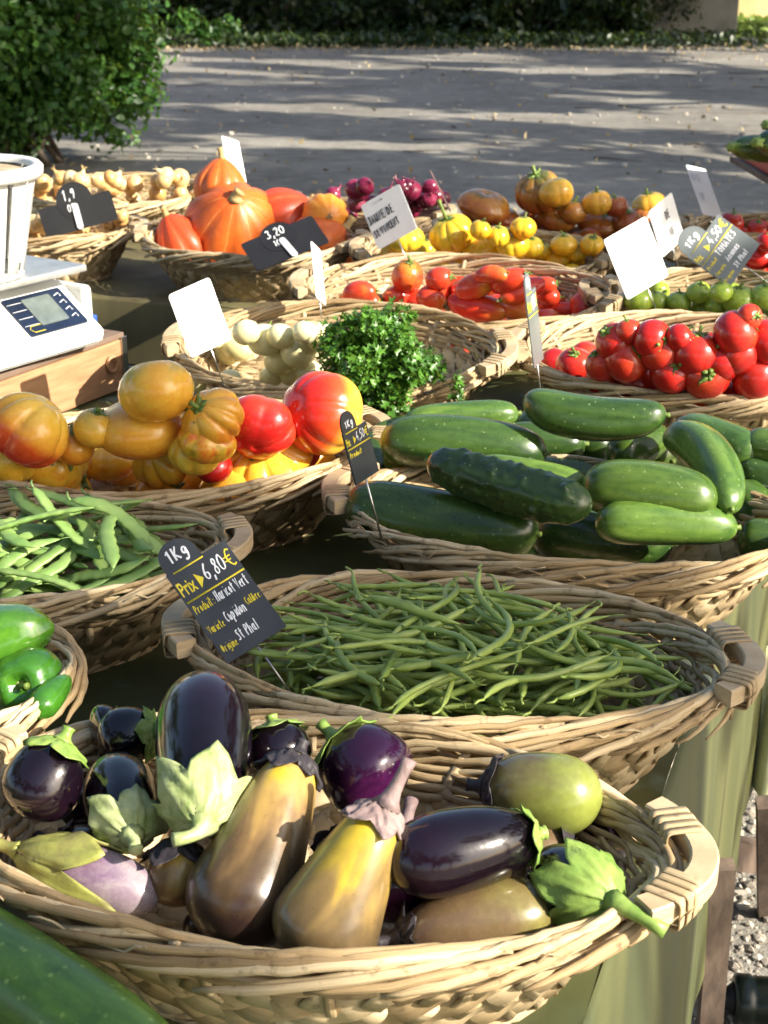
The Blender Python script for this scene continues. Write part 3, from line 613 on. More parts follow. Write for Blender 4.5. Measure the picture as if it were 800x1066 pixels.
# green, yellow, brown, the red ones at right
t_ = lst(G['greentom'], [(665, 312, 15), (684, 314, 12), (707, 314, 12), (727, 305, 12), (751, 304, 12), (733, 321, 13), (770, 313, 17), (797, 309, 15), (746, 318, 11), (810, 318, 14), (698, 324, 9), (655, 322, 11), (786, 324, 11), (830, 312, 14), (715, 325, 10)], mat='tomato_green', irr=.02, cs=.8)
row_labels(t_, 'small green striped tomato', 'of the green tomato basket', 'tomato', 'green tomatoes')
t_ = lst(G['yellow'], [(423, 249, 19, 14), (471, 243, 22, 19, dict(lobes=7, ld=.12, look='tall stemmed yellow tomato', stem=.9, up=(-.3, -.2, 1))), (502, 257, 21, 17, dict(lobes=7, ld=.14)), (534, 255, 17, 15), (554, 256, 12), (545, 237, 13), (443, 259, 12), (461, 267, 12, 9), (500, 239, 11), (519, 246, 12), (565, 261, 10), (587, 255, 14, 11), (581, 268, 15, 10), (601, 263, 11), (616, 255, 12), (524, 270, 10), (408, 262, 12), (485, 272, 12, 9), (628, 262, 11), (550, 270, 11)], mat='tomato_yellow', lobes=6, ld=.07, calmat='stem_green')
row_labels(t_, 'yellow tomato', 'of the yellow tomato basket', 'tomato', 'yellow tomatoes')
t_ = lst(G['brown'], [(505, 215, 27, 16, dict(mat='tomato_brown', cal=False, look='wide orange brown tomato')), (522, 227, 21, 12), (562, 200, 24, 22, dict(lobes=9, ld=.14, look='tall dark ribbed tomato', up=(-.1, -.2, 1))), (580, 198, 17, 17, dict(mat='tomato_orange_green', lobes=5, ld=.05, cal=False, look='bronze tomato')), (555, 221, 13), (580, 227, 22, 14), (597, 219, 14), (622, 211, 15, 13, dict(mat='tomato_orange_green')), (626, 226, 23, 15), (654, 221, 15), (676, 213, 17, 13, dict(mat='tomato_orange_green')), (671, 227, 15), (605, 229, 11), (642, 215, 12), (545, 229, 11), (490, 230, 11)], mat='tomato_brown', lobes=5, ld=.06, calmat='stem_green')
row_labels(t_, 'brown tomato', 'of the brown tomato basket', 'tomato', 'brown tomatoes')
t_ = lst(G['redright'], [(718, 262, 12), (790, 268, 14), (800, 252, 12), (770, 258, 12), (815, 268, 14), (745, 262, 12), (780, 280, 12), (835, 260, 13)], mat='tomato_red')
row_labels(t_, 'red tomato', 'behind the four fifty sign', 'tomato', 'red tomatoes behind the chalk sign')
t_ = lst(G['farright'], [(762, 222, 13, 11), (791, 224, 12, 9, dict(mat='tomato_long')), (742, 222, 10, 8), (815, 222, 12), (775, 226, 9)], mat='tomato_red')
row_labels(t_, 'dark red tomato', 'of the far right basket', 'tomato', 'red tomatoes in the far right basket')

# ------------------------------------------------------------------ pumpkins
def pumpkin(px, py, rx, ry, mat, label, up, lobes=9, ld=.10, neck=.25, stem=.35):
    NSEED[0] += 1; B = G['pumpkin']; rm = rx*B.depth/F; P = settle(B, px, py, ry*B.depth/F*.80); rm *= B.f*1.12; rg = random.Random(NSEED[0]); mb = MB(); n = 26; pr = []; H = ry/rx
    for i in range(n+1):
        p = -PI/2+PI*i/n; r = max(0., math.cos(p))**.9; z = math.sin(p)*H
        if p > 0: z += neck*math.sin(p)**6; r *= 1-.10*math.sin(p)**2
        pr.append((max(r, .01), z))
    def fn(v, th, i):
        c = abs(math.sin(th*lobes/2)); k = 1-ld*(1-c**.6)*max(0., math.sin(i*PI))**.4+.02*math.sin(3*th+1)
        return Vector((v.x*k, v.y*k, v.z))*rm
    lathe(mb, pr, 54, fn); o = mb.build('pumpkin', mat); o.location = P; o.rotation_mode = 'QUATERNION'; o.rotation_quaternion = z_to(up, .3)
    s = MB(); z0 = (H+neck-.04)*rm; sweep(s, [Vector((.02*k*k*rm*.3, .01*k*rm, z0+stem*rm*k/4)) for k in range(5)], CIRC(8, .11*rm, .11*rm), [1.6, 1.0, .85, .9, 1.2]); s.build('stem', 'stem_dry', o)
    tag(o, label, 'pumpkin', 'pumpkins'); return o
pumpkin(243, 234, 47, 42, 'pumpkin_red', 'largest orange pumpkin with pale ribs, front of the basket', (.15, -.75, .8), neck=.15, stem=.16)
pumpkin(191, 252, 27, 27, 'pumpkin_deep', 'deep red pumpkin low at the left of the pumpkin basket', (-.5, 0, 1))
pumpkin(335, 240, 35, 25, 'pumpkin_red', 'orange pumpkin behind the black tag, lower right of the basket', (.6, .1, .5), neck=.1)
pumpkin(338, 207, 22, 20, 'pumpkin_stripe', 'small striped orange squash facing the camera', (.25, -1, .15), 10, .10, 0, .08)
pumpkin(292, 200, 31, 28, 'pumpkin_deep', 'smooth red orange pumpkin behind the largest one', (.8, 0, .5), neck=.12, stem=.2)
pumpkin(229, 192, 25, 22, 'pumpkin_red', 'ribbed orange pumpkin with upright dry stalk at the top', (.1, .1, 1), neck=.2, stem=.4)

# ------------------------------------------------------------------ onions
def onion_mesh(r, seed, name):
    rg = random.Random(seed); pr = []; n = 18; lean = rg.uniform(-.2, .2)
    for i in range(n+1):
        p = -PI/2+PI*i/n; rr = math.cos(p); z = math.sin(p)*.86
        if p > .7: q = (p-.7)/(PI/2-.7); rr = max(rr, 0); rr = rr*(1-q)+.11*q+.04; z += .35*q*q
        pr.append((max(rr, .03), z))
    mb = MB(); lathe(mb, pr, 22, lambda v, th, i: Vector((v.x*(1+.03*math.sin(3*th+seed))+lean*max(0, v.z)**2*.3, v.y*(1+.03*math.cos(2*th)), v.z))*r)
    for k in range(3):
        a = rg.uniform(0, 6.28); sweep(mb, [Vector((.05*math.cos(a)+.3*s*s*math.cos(a), .05*math.sin(a)+.3*s*s*math.sin(a), 1.1+.5*s))*r for s in (0, .4, .8, 1)], [(-.07*r, 0), (.07*r, 0), (0, .02*r)], [1, 1, .7, .2])
    return mb.mesh(name)
def onions(key, mat, n, rpx, x0, x1, y0, y1, name, label, group, seed, extra=()):
    B = G[key]; rg = random.Random(seed); ms = [onion_mesh(1, seed*9+k, name) for k in range(5)]; out = []
    pts = list(extra)+[(rg.uniform(x0, x1), rg.uniform(y0, y1)) for _ in range(n)]
    for (x, y) in sorted(pts, key=lambda p: -p[1]):
        r = rpx*rg.uniform(.8, 1.15)*B.depth/F; P = settle(B, x, y, r*.95)
        o = link(name, rg.choice(ms), mat); o.location = P; o.scale = (r, r, r); o.rotation_mode = 'QUATERNION'; o.rotation_quaternion = z_to((rg.uniform(-1, 1), rg.uniform(-1, .6), rg.uniform(0, 1.3)), rg.random()*6)
        tag(o, label, 'onion', group)
onions('redonion', 'onion_red', 26, 10, 345, 462, 192, 224, 'red_onion', 'shiny red onion piled in the dark basket behind the pumpkins', 'red onions', 3, [(347, 196), (370, 195), (371, 207), (391, 198), (364, 219), (428, 198), (435, 210), (454, 204), (423, 208)])
onions('onionback', 'onion_yellow', 46, 8.5, 34, 204, 182, 214, 'yellow_onion', 'papery yellow onion in the shallow tray at the back left', 'yellow onions', 4)
onions('onion', 'onion_yellow', 34, 8, -10, 142, 222, 246, 'shallot', 'small tan shallot in the basket behind the black price tag', 'shallots', 5)

# ------------------------------------------------------------------ long produce
def arc_pts(A, Bp, bow, n=26):
    A = Vector(A); Bp = Vector(Bp); out = []
    for i in range(n+1):
        s = i/n; out.append(A.lerp(Bp, s)+Vector(bow)*(4*s*(1-s)))
    return out
def longfruit(name, A, Bp, r, prof, mat, bow=(0, 0, 0), seg=24, bumps=0, ribs=0, seed=0, n=30):
    """tapered fruit from point A (stem end) to Bp; own origin in the middle, z along the axis"""
    A = Vector(A); Bp = Vector(Bp); mid = (A+Bp)/2; q = z_to(Bp-A); qi = q.inverted(); L = (Bp-A).length; rg = random.Random(seed); ph = rg.random()*6
    bl = qi @ Vector(bow); mb = MB(); pr = []
    for i in range(n+1):
        e = (1-math.cos(PI*i/n))/2; pr.append((max(prof(max(0., min(1., e)))*r, .0006), -L/2+L*e))
    bp = [(rg.uniform(0, 6.28), rg.uniform(.06, .94), rg.uniform(.5, 1)) for _ in range(bumps)]
    def fn(v, th, i):
        s = (v.z+L/2)/L; rr = math.hypot(v.x, v.y); k = 1+.02*math.sin(th*2+ph+s*3)+.015*math.sin(3*th+5*s+ph)
        if ribs: k += ribs*math.cos(th*5+ph+s*.5)
        for (bt, bs, ba) in bp:
            d = ((math.remainder(th-bt, 2*PI))*r)**2+((s-bs)*L)**2
            if d < 1.4e-4: k += .10*ba*math.exp(-d/(2*.0030**2))
        c = bl*(4*s*(1-s)); return Vector((v.x*k+c.x, v.y*k+c.y, v.z+c.z))
    lathe(mb, pr, seg*(3 if bumps else 1), fn)
    o = mb.build(name, mat); o.location = mid; o.rotation_mode = 'QUATERNION'; o.rotation_quaternion = q; return o, L
cuc = lambda e: (max(0, 1-abs(2*e-1)**6))**.5*(.90+.12*math.sin(e*PI)) * (1-.10*(1-e))
def cucumber(a, b, r, mat, label, bow=(0, 0, 0), bumps=0, name='cucumber', cap=True):
    NSEED[0] += 1; d = 1.53; A = at_z(*a); Bp = at_z(*b); o, L = longfruit(name, A, Bp, r*1.31*d/F, cuc, mat, bow, bumps=bumps, n=130 if bumps else 30, ribs=.032, seed=NSEED[0])
    s = MB(); sweep(s, [(0, 0, -L/2+.003), (0, 0, -L/2-.001), (.001, .001, -L/2-.004)], CIRC(7, .0028, .0028), [2.2, 1, 1.1]); s.build('stem', 'stem_green', o)
    tag(o, label, 'cucumber', 'cucumbers in the right basket'); return o
cucumber((702, 566, .845), (556, 552, .85), 27, 'cucumber', 'long dark cucumber lying lowest at the front of the heap', (0, -.005, 0))
cucumber((560, 556, .895), (362, 524, .90), 31, 'cucumber_dark', 'thick smooth dark cucumber at the front left of the heap', (0, 0, -.006))
cucumber((386, 455, .90), (392, 515, .86), 18, 'cucumber_dark', 'short dark cucumber end pointing at the camera behind the price sign')
cucumber((382, 462, .89), (470, 440, .90), 20, 'cucumber_dark', 'dark cucumber at the left back behind the chalk sign')
cucumber((470, 500, .87), (640, 505, .87), 26, 'cucumber_dark', 'cucumber buried in the middle of the heap')
cucumber((640, 470, .88), (540, 442, .89), 26, 'cucumber_dark', 'dark cucumber slanting under the topmost one', (0, 0, .004))
cucumber((700, 480, .88), (628, 455, .88), 25, 'cucumber_dark', 'dark cucumber deep behind the right ones')
cucumber((545, 440, .885), (455, 436, .89), 17, 'cucumber_light', 'pale green cucumber at the back edge of the heap')
cucumber((570, 472, .925), (396, 458, .935), 26, 'cucumber', 'wide green cucumber lying across the upper left of the heap', (0, 0, .006))
cucumber((612, 506, .925), (492, 487, .93), 17, 'cucumber_light', 'light green cucumber under the bumpy one')
cucumber((446, 480, .965), (616, 529, .945), 21, 'cucumber_dark', 'bumpy warty dark cucumber on top left of the heap', (0, 0, -.003), bumps=150)
cucumber((748, 522, .93), (606, 507, .93), 25, 'cucumber', 'medium green cucumber across the middle right', (0, 0, .006))
cucumber((768, 549, .90), (620, 545, .905), 20, 'cucumber_light', 'slim bright cucumber lying level at the front right', (0, 0, .004))
cucumber((800, 545, .87), (765, 512, .89), 22, 'cucumber', 'cucumber end at the right edge below the others')
cucumber((762, 530, .925), (700, 452, .95), 21, 'cucumber_light', 'light green curved cucumber running down the right side', (.012, .012, .012))
cucumber((790, 474, .93), (705, 446, .93), 22, 'cucumber_light', 'bright cucumber at the upper right back of the heap')
cucumber((835, 505, .90), (768, 488, .91), 18, 'cucumber', 'cucumber cut off by the right picture edge, upper')
cucumber((840, 540, .88), (790, 500, .88), 20, 'cucumber', 'cucumber cut off by the right picture edge, lower')
cucumber((694, 432, .985), (545, 418, .99), 21, 'cucumber', 'topmost curved green cucumber of the heap', (0, -.004, -.012))
cucumber((560, 585, .835), (440, 565, .84), 22, 'cucumber_dark', 'cucumber squeezed under the front left one')
cucumber((800, 520, .86), (690, 545, .86), 22, 'cucumber_dark', 'dark cucumber beneath the slim bright one')
cucumber((500, 470, .90), (400, 480, .90), 20, 'cucumber_dark', 'dark cucumber below the wide upper left one')
cucumber((540, 430, .93), (420, 441, .92), 17, 'cucumber_light', 'slim pale cucumber along the left back rim')
cucumber((690, 452, .93), (640, 478, .92), 20, 'cucumber_dark', 'dark cucumber end between the topmost and the curved one')
cucumber((850, 572, .87), (768, 560, .875), 20, 'cucumber_dark', 'dark cucumber low against the right front rim')
cucumber((850, 480, .93), (775, 462, .935), 20, 'cucumber', 'cucumber at the right back, cut by the picture edge')
cucumber((610, 462, .90), (520, 460, .90), 22, 'cucumber', 'green cucumber between the topmost and the bumpy one')

# foreground zucchini
zf = lambda e: (max(0, 1-abs(2*e-1)**5))**.5*(.92+.1*math.sin(e*PI))
zo, L = longfruit('zucchini', at_z(-150, 915, .86), at_z(205, 1150, .86), .034, zf, 'zucchini_skin', (0, 0, .004), seg=40, n=40, ribs=.012, seed=4)
s = MB(); sweep(s, [(0, 0, -L/2+.004), (0, 0, -L/2-.012), (.002, .001, -L/2-.03)], CIRC(6, .012, .012), [1.3, .9, 1.0]); s.build('stem', 'calyx_green', zo)
tag(zo, 'large speckled green zucchini in the bottom left corner', 'zucchini')
B = make_basket('zuc', (-330, 1000), (330, 1215), 'wicker basket under the foreground zucchini, below the picture edge', b=.14, rimz=.85, h=.07, seed=21) if False else None

# eggplants -------------------------------------------------------------
egg_fat = lambda e: (max(0, 1-abs(2*e-1)**2.6))**.55*(.80+.25*e)
egg_pear = lambda e: (max(0, 1-abs(2*e-1)**4.5))**.5*(.50+.52*min(1, e*1.3)**1.2)
def eggplant(a, b, r, mat, label, calmat='calyx_green', long=False, cal=.42, stem=.5, spike=5, bow=(0, 0, 0), cw=1.0, stemdir=(0, 0, -1), cseed=0):
    """a = stem end, b = blossom end, both (px, py, z); r picture radius"""
    NSEED[0] += 1; sd = NSEED[0]; A = at_z(*a); Bp = at_z(*b); d = proj((A+Bp)/2)[2]; rm = r*d/F; pf = egg_pear if long else egg_fat
    o, L = longfruit('eggplant', A, Bp, rm, pf, mat, bow, seg=40, seed=sd, n=40)
    rg = random.Random(sd+cseed); q = o.rotation_quaternion.inverted(); bl = q @ Vector(bow)
    # calyx: a cap hugging the shoulder that splits into pointed lobes with thick rims
    mb = MB(); nl = spike; seg = nl*10; rows = 12; vs = []; fs = []
    for inner in (0, 1):
        for i in range(rows+1):
            for k in range(seg):
                th = 2*PI*k/seg; w = (k % 10)/10; lobe = (1-abs(2*w-1))**.75; li = k//10; la = .55+.6*((li*37+sd*3) % 10)/10
                reach = cal*(.50+.48*lobe*la); e = min(.97, .012+reach*(i/rows)); rr = pf(e)*rm*1.03+.0012+.0016*(i/rows)+.0035*(i/rows)**2.5*(.6+math.sin(li*2.4+sd))+.0012*math.sin(th*9+i*.9+sd)
                rib = .0026*(abs(2*w-1) < .15)-.0012*(abs(2*w-1) > .8)
                rr = (rr+rib)*(cw if i > 2 else 1) - (.0016 if inner else 0); s = e; c = bl*(4*s*(1-s))
                vs.append(Vector((rr*math.cos(th)+c.x, rr*math.sin(th)+c.y, -L/2+L*e+c.z)))
    m1 = (rows+1)*seg
    for i in range(rows):
        for k in range(seg):
            k2 = (k+1) % seg; fs.append((i*seg+k, (i+1)*seg+k, (i+1)*seg+k2, i*seg+k2)); fs.append((m1+i*seg+k, m1+i*seg+k2, m1+(i+1)*seg+k2, m1+(i+1)*seg+k))
    for k in range(seg): k2 = (k+1) % seg; fs.append((rows*seg+k, m1+rows*seg+k, m1+rows*seg+k2, rows*seg+k2))
    mb.add(vs, fs, rnd=.5)
    sd_ = (q @ Vector(stemdir)) if stemdir != (0, 0, -1) else Vector((0, 0, -1)); sl = stem*rm*1.4; p0 = Vector((0, 0, -L/2+L*.02)); ps = [p0+Vector((0, 0, -1))*sl*t*(1-t*.5)+sd_.normalized()*sl*t*t*.8 for t in (0, .2, .4, .6, .8, 1)]
    sw = max(.10*rm, .0042); sweep(mb, ps, CIRC(10, sw, sw), [pf(.03)*rm/sw*.9+.6, 1.7, 1.25, 1.1, 1.1, 1.3])
    mb.build('calyx', calmat, o)
    tag(o, label, 'eggplant', 'eggplants in the front basket'); return o
eggplant((250, 962, .85), (190, 968, .85), 24, 'eggplant_dark', 'dark eggplant barely showing above the front rim', 'calyx_black')
for k_, (x1, y1, x2, y2) in enumerate([(60, 880, 110, 900), (300, 900, 260, 880), (450, 905, 480, 925), (520, 850, 570, 870), (640, 870, 610, 890), (70, 810, 90, 850), (370, 880, 350, 910)]):
    eggplant((x1, y1, .85), (x2, y2, .85), 34, 'eggplant_dark' if k_ % 3 else 'eggplant_olive', 'dark eggplant buried under the others in the front basket', 'calyx_black')
eggplant((188, 872, .90), (180, 945, .86), 33, 'eggplant_tan', 'brown and yellow eggplant upright left of the long tan one', 'calyx_black')
eggplant((18, 886, .885), (165, 938, .87), 34, 'eggplant_pale', 'pale lilac eggplant with a huge mottled cap lower left', 'calyx_mottled', cal=.80, stem=.5, spike=5, cw=1.03)
eggplant((590, 868, .87), (540, 905, .86), 34, 'eggplant_olive', 'olive brown eggplant half hidden under the glossy one at right', 'calyx_black')
eggplant((420, 868, .90), (398, 955, .87), 48, 'eggplant_purple', 'deep purple eggplant upright between the yellow and the glossy one', 'calyx_mauve')
eggplant((130, 760, .90), (96, 768, .90), 34, 'eggplant_dark', 'black eggplant at the back left, seen from the side', 'calyx_green', cal=.2)
eggplant((165, 762, .91), (104, 770, .90), 33, 'eggplant_dark', 'black eggplant leaning on the back rim behind the largest one', 'calyx_green', cal=.2)
eggplant((284, 752, .93), (296, 806, .90), 38, 'eggplant_dark', 'black eggplant with green cap behind the long tan one', 'calyx_green', cal=.25, stem=.12)
eggplant((348, 768, .92), (408, 832, .89), 53, 'eggplant_purple', 'round purple eggplant with a violet sheen in the middle back', 'calyx_green', cal=.22, stem=.25)
eggplant((500, 818, .90), (628, 832, .90), 45, 'eggplant_greenish', 'smooth green yellow eggplant at the back right', 'calyx_black', cal=.16, stem=.2)
eggplant((640, 940, .905), (560, 905, .885), 40, 'eggplant_dark', 'dark eggplant with a large green cap touching the right rim', 'calyx_green', cal=.58, stem=.9, spike=6, cw=1.05, stemdir=(.6, -.3, -.25))
eggplant((66, 770, .945), (26, 852, .90), 43, 'eggplant_dark', 'black eggplant at the far left with its blossom end forward', 'calyx_green', cal=.24, stem=.2)
eggplant((138, 872, .905), (118, 800, .90), 41, 'eggplant_dark', 'black eggplant with pale cap facing the camera, left of the largest', 'calyx_pale', cal=.32, stem=.35, spike=5)
eggplant((210, 862, .93), (213, 712, .955), 55, 'eggplant_dark', 'largest glossy black eggplant standing highest with its pale cap down', 'calyx_pale', cal=.30, stem=.45, spike=5, stemdir=(-.8, -.3, .1))
eggplant((312, 782, .955), (232, 985, .86), 61, 'eggplant_tan', 'long tan eggplant with a black cap in the middle', 'calyx_black', True, cal=.15, stem=.15, spike=6)
eggplant((404, 836, .96), (318, 1005, .86), 60, 'eggplant_yellow', 'long yellow eggplant with a mauve cap and thick stalk', 'calyx_mauve', True, cal=.17, stem=.5, spike=6)
eggplant((562, 868, .925), (402, 902, .925), 48, 'eggplant_dark', 'glossy purple black eggplant lying across the right half', 'calyx_green', cal=.14, stem=.12, spike=6)
eggplant((412, 978, .87), (583, 945, .88), 45, 'eggplant_olive', 'brownish olive eggplant lying along the front rim', 'calyx_black', cal=.12, stem=.3)

# peppers ---------------------------------------------------------------
pp = lambda e: (max(0, 1-abs(2*e-1)**3.4))**.5*(1.06-.5*e*e)
o, L = longfruit('green_pepper', at_z(-60, 690, .90), at_z(56, 650, .93), .033, lambda e: (max(0, 1-abs(2*e-1)**2.6))**.6*(1-.25*e), 'pepper_skin', (0, 0, .006), seg=32, ribs=.05, seed=3)
tag(o, 'long smooth green pepper at the back of the left corner basket', 'pepper')
def bell(px, py, z, r, label, up):
    mb = MB(); rm = r*1.2/F
    pr = sph(24, .95, .42, .1)
    def fn(v, th, i):
        k = 1-.16*(1-abs(math.sin(th*2+.4))**.5)*(.5+.6*i); return Vector((v.x*k, v.y*k*.95, v.z))*rm
    lathe(mb, pr, 48, fn); o = mb.build('green_pepper', 'pepper_skin'); o.location = at_z(px, py, z); o.rotation_mode = 'QUATERNION'; o.rotation_quaternion = z_to(up, .6)
    c = link('calyx', calyx_mesh(rm*.9, 6, .42, .35, 4, .05, .2), 'stem_green', o); c.location = (0, 0, .56*rm); tag(o, label, 'pepper'); return o
bell(30, 712, .89, 44, 'shiny bell shaped green pepper with its stalk toward the camera', (-.1, -1, .45))
o, L = longfruit('green_pepper', at_z(35, 745, .89), at_z(72, 704, .90), .014, pp, 'pepper_skin', (0, 0, .0), seg=24, seed=5)
tag(o, 'slim pointed green pepper at the right side of the corner basket', 'pepper')
bell(-50, 735, .90, 30, 'green pepper cut by the left picture edge', (-.3, -.6, .6))

# beans -----------------------------------------------------------------
def bean_mesh(k, L, r, flat=1.0, name='green_bean'):
    rg = random.Random(k); n = 20; c1 = rg.choice((-1, 1))*rg.uniform(.12, .6)*(1 if flat == 1 else .6); c2 = rg.uniform(-.3, .3); hook = rg.uniform(-.02, .02); ps = []; sc_ = []
    for i in range(n+1):
        s = i/n; x = (s-.5)*L; y = L*(c1*(s-.5)**2*1.6+c2*(s-.5)**3*4); z = L*rg.choice((1, -1))*0+L*.05*math.sin(s*PI)*(1 if k % 2 else -1)*.6
        ps.append(Vector((x, y, z))); t = min(1, (s*9)**.6, (max(0., 1-s)*6)**.7); sc_.append(max(.13, t*(1+.11*math.sin(s*44+k))))
    mb = MB(); sweep(mb, ps, CIRC(8, r, r*flat), sc_, [(0, 0, 1)]*(n+1)); 
    sweep(mb, [ps[0]+Vector((.001, 0, 0)), ps[0]+Vector((-.005, .001, 0)), ps[0]+Vector((-.010, .004*rg.choice((-1, 1)), .001))], CIRC(5, .0013, .0013)); sweep(mb, [ps[-1], ps[-1]+Vector((.005, hook*.2, 0)), ps[-1]+Vector((.009, hook*.5, .0))], CIRC(4, .0008, .0008), [1, .7, .3])
    return mb.mesh(name)
def beans(key, n, cx, cy, ax, by, h0, h1, meshes, mat, label, group, name, seed, bias=.8, tiltmax=.35, ext=1.0, yaw0=0.):
    B = G[key]; rg = random.Random(seed); cnt = 0
    for i in range(n):
        f = i/n
        while True:
            a = rg.uniform(0, 2*PI); q = math.sqrt(rg.random())*(1-.25*f); x = cx+ax*q*math.cos(a); y = cy+by*q*math.sin(a)
            me = rg.choice(meshes); L = me['L']; yaw = yaw0+rg.gauss(0, bias); ex, ey = math.cos(yaw)*L/2, math.sin(yaw)*L/2
            A_, B_ = B.a1*ext-.012, B.b1*ext-.012
            mound = max(0, 1-((x-cx)/ax)**2*.8-((y-cy)/by)**2*.55); z = h0+(h1-h0)*f*(.35+.65*mound)
            t_z = max(0, min(1, z/B.h))**.85; A_ = B.a0+(B.a1-B.a0)*t_z-.014; B_ = B.b0+(B.b1-B.b0)*t_z-.014
            if ((x+ex)/A_)**2+((y+ey)/B_)**2 < 1 and ((x-ex)/A_)**2+((y-ey)/B_)**2 < 1: break
        tl = rg.uniform(-tiltmax, tiltmax)*f; roll = rg.uniform(-.4, .4)+rg.choice((0, PI))
        zz = z; o = link(name, me, mat); o.matrix_world = B.m @ Matrix.Translation((x, y, zz)) @ Matrix.Rotation(yaw, 4, 'Z') @ Matrix.Rotation(tl, 4, 'Y') @ Matrix.Rotation(roll, 4, 'X')
        tag(o, label, 'green bean', group)
bm_ = []
for k in range(14):
    L = .095+.075*((k*7) % 14)/14; me = bean_mesh(k, L, .0027+.0005*(k % 3)); me['L'] = L; bm_.append(me)
beans('bean', 298, -.005, -.01, .228, .140, .045, .152, bm_, 'bean', 'thin green bean tangled in the heap of the bean basket', 'thin green beans', 'green_bean', 11, 1.3, .2, yaw0=.0)
fm_ = []
for k in range(10):
    L = .10+.05*((k*3) % 10)/10; me = bean_mesh(k+40, L, .0085, .38, 'flat_bean'); me['L'] = L; fm_.append(me)
beans('flatbean', 120, .08, .0, .165, .125, .035, .150, fm_, 'flat_bean', 'wide flat green bean tangled in the heap at the left edge', 'flat green beans', 'flat_bean', 12, 1.0, .5)

# parsley ---------------------------------------------------------------
def leaf_cloud(name, mat, C, rad, n, size, parent, seed, shape='oval', clumps=None, flatten=0, csize=.25):
    """many small folded leaves through a lumpy volume"""
    rg = np.random.default_rng(seed); C = np.array(C); rad = np.array(rad)
    if clumps is None:
        k = max(6, n//140); d = rg.normal(size=(k, 3)); d /= np.linalg.norm(d, axis=1)[:, None]; cc = C+d*rad*(rg.random((k, 1))**.33)*(1-csize*.5)
    else: cc = np.array(clumps)
    ci = rg.integers(0, len(cc), n); off = rg.normal(size=(n, 3)); off /= np.linalg.norm(off, axis=1)[:, None]
    P = cc[ci]+off*rad*csize*(rg.random((n, 1))**.45)
    nz = off+rg.normal(size=(n, 3))*.55+np.array([0, 0, .45]); nz /= np.linalg.norm(nz, axis=1)[:, None]
    t = rg.normal(size=(n, 3)); t -= nz*np.sum(t*nz, axis=1)[:, None]; t /= np.linalg.norm(t, axis=1)[:, None]; b = np.cross(nz, t)
    s = size*rg.uniform(.6, 1.35, (n, 1))
    if shape == 'oval':
        tpl = [(0, 0, 0), (.35, -.32, .10), (.35, .32, .10), (.75, -.26, .06), (.75, .26, .06), (1.05, 0, -.08), (.5, 0, -.04)]
        fc = [(0, 1, 6, 2), (1, 3, 5, 6), (6, 5, 4, 2)]
    else:
        tpl = [(0, 0, 0), (.45, -.55, .22), (.55, -.15, -.05), (1.0, -.30, .2), (.80, 0, -.05), (1.0, .30, .15), (.55, .15, .02), (.45, .55, .25)]
        fc = [(0, 1, 2), (2, 3, 4), (0, 2, 4, 6), (4, 5, 6), (0, 6, 7)]
    tp = np.array(tpl); m = len(tpl)
    V = (P[:, None, :]+s[:, None, :]*(tp[None, :, 0:1]*t[:, None, :]+tp[None, :, 1:2]*b[:, None, :]+tp[None, :, 2:3]*nz[:, None, :])).reshape(-1, 3)
    me = bpy.data.meshes.new(name); nf = len(fc); loops = []; st = []; tot = []; base = np.arange(n)*m
    per = [np.array(f) for f in fc]; ll = sum(len(f) for f in fc); LI = np.zeros((n, ll), dtype=np.int32); k = 0; s0 = []
    for f in per: LI[:, k:k+len(f)] = base[:, None]+f[None, :]; s0.append(k); k += len(f)
    me.vertices.add(len(V)); me.vertices.foreach_set('co', V.astype(np.float32).ravel()); me.loops.add(n*ll); me.loops.foreach_set('vertex_index', LI.ravel())
    me.polygons.add(n*nf); me.polygons.foreach_set('loop_start', (np.arange(n)[:, None]*ll+np.array(s0)[None, :]).astype(np.int32).ravel())
    me.update(calc_edges=True)
    a = me.attributes.new('rnd', 'FLOAT', 'POINT'); cl = rg.random(len(cc))[ci]; rr = np.clip(.35*cl+.65*rg.random(n), 0, 1); a.data.foreach_set('value', np.repeat(rr, m).astype(np.float32))
    return link(name, me, mat, parent)
PB = G['white']; pc = at_z(392, 392, .915); pr_ = empty('parsley_bunch', (pc.x, pc.y, .83)); tag(pr_, 'bushy bunch of curly green parsley beside the pale tomatoes', 'parsley')
leaf_cloud('leaves', 'leaf_parsley', (0, 0, .105), (.092, .078, .088), 6500, .0120, pr_, 3, 'parsley', csize=.34)
leaf_cloud('sprig', 'leaf_parsley', (.118, -.02, .06), (.012, .012, .032), 110, .009, pr_, 4, 'parsley', csize=.8)
mb = MB()
for k in range(40):
    a = random.uniform(0, 6.28); q = random.random()**.5; e = Vector((.07*q*math.cos(a), .055*q*math.sin(a), random.uniform(.08, .13))); sweep(mb, [Vector((0, 0, 0))+Vector((e.x*s*(.4+.6*s), e.y*s*(.4+.6*s), e.z*s)) for s in (0, .3, .6, 1)], CIRC(5, .0012, .0012))
mb.build('stems', 'stem_green', pr_)

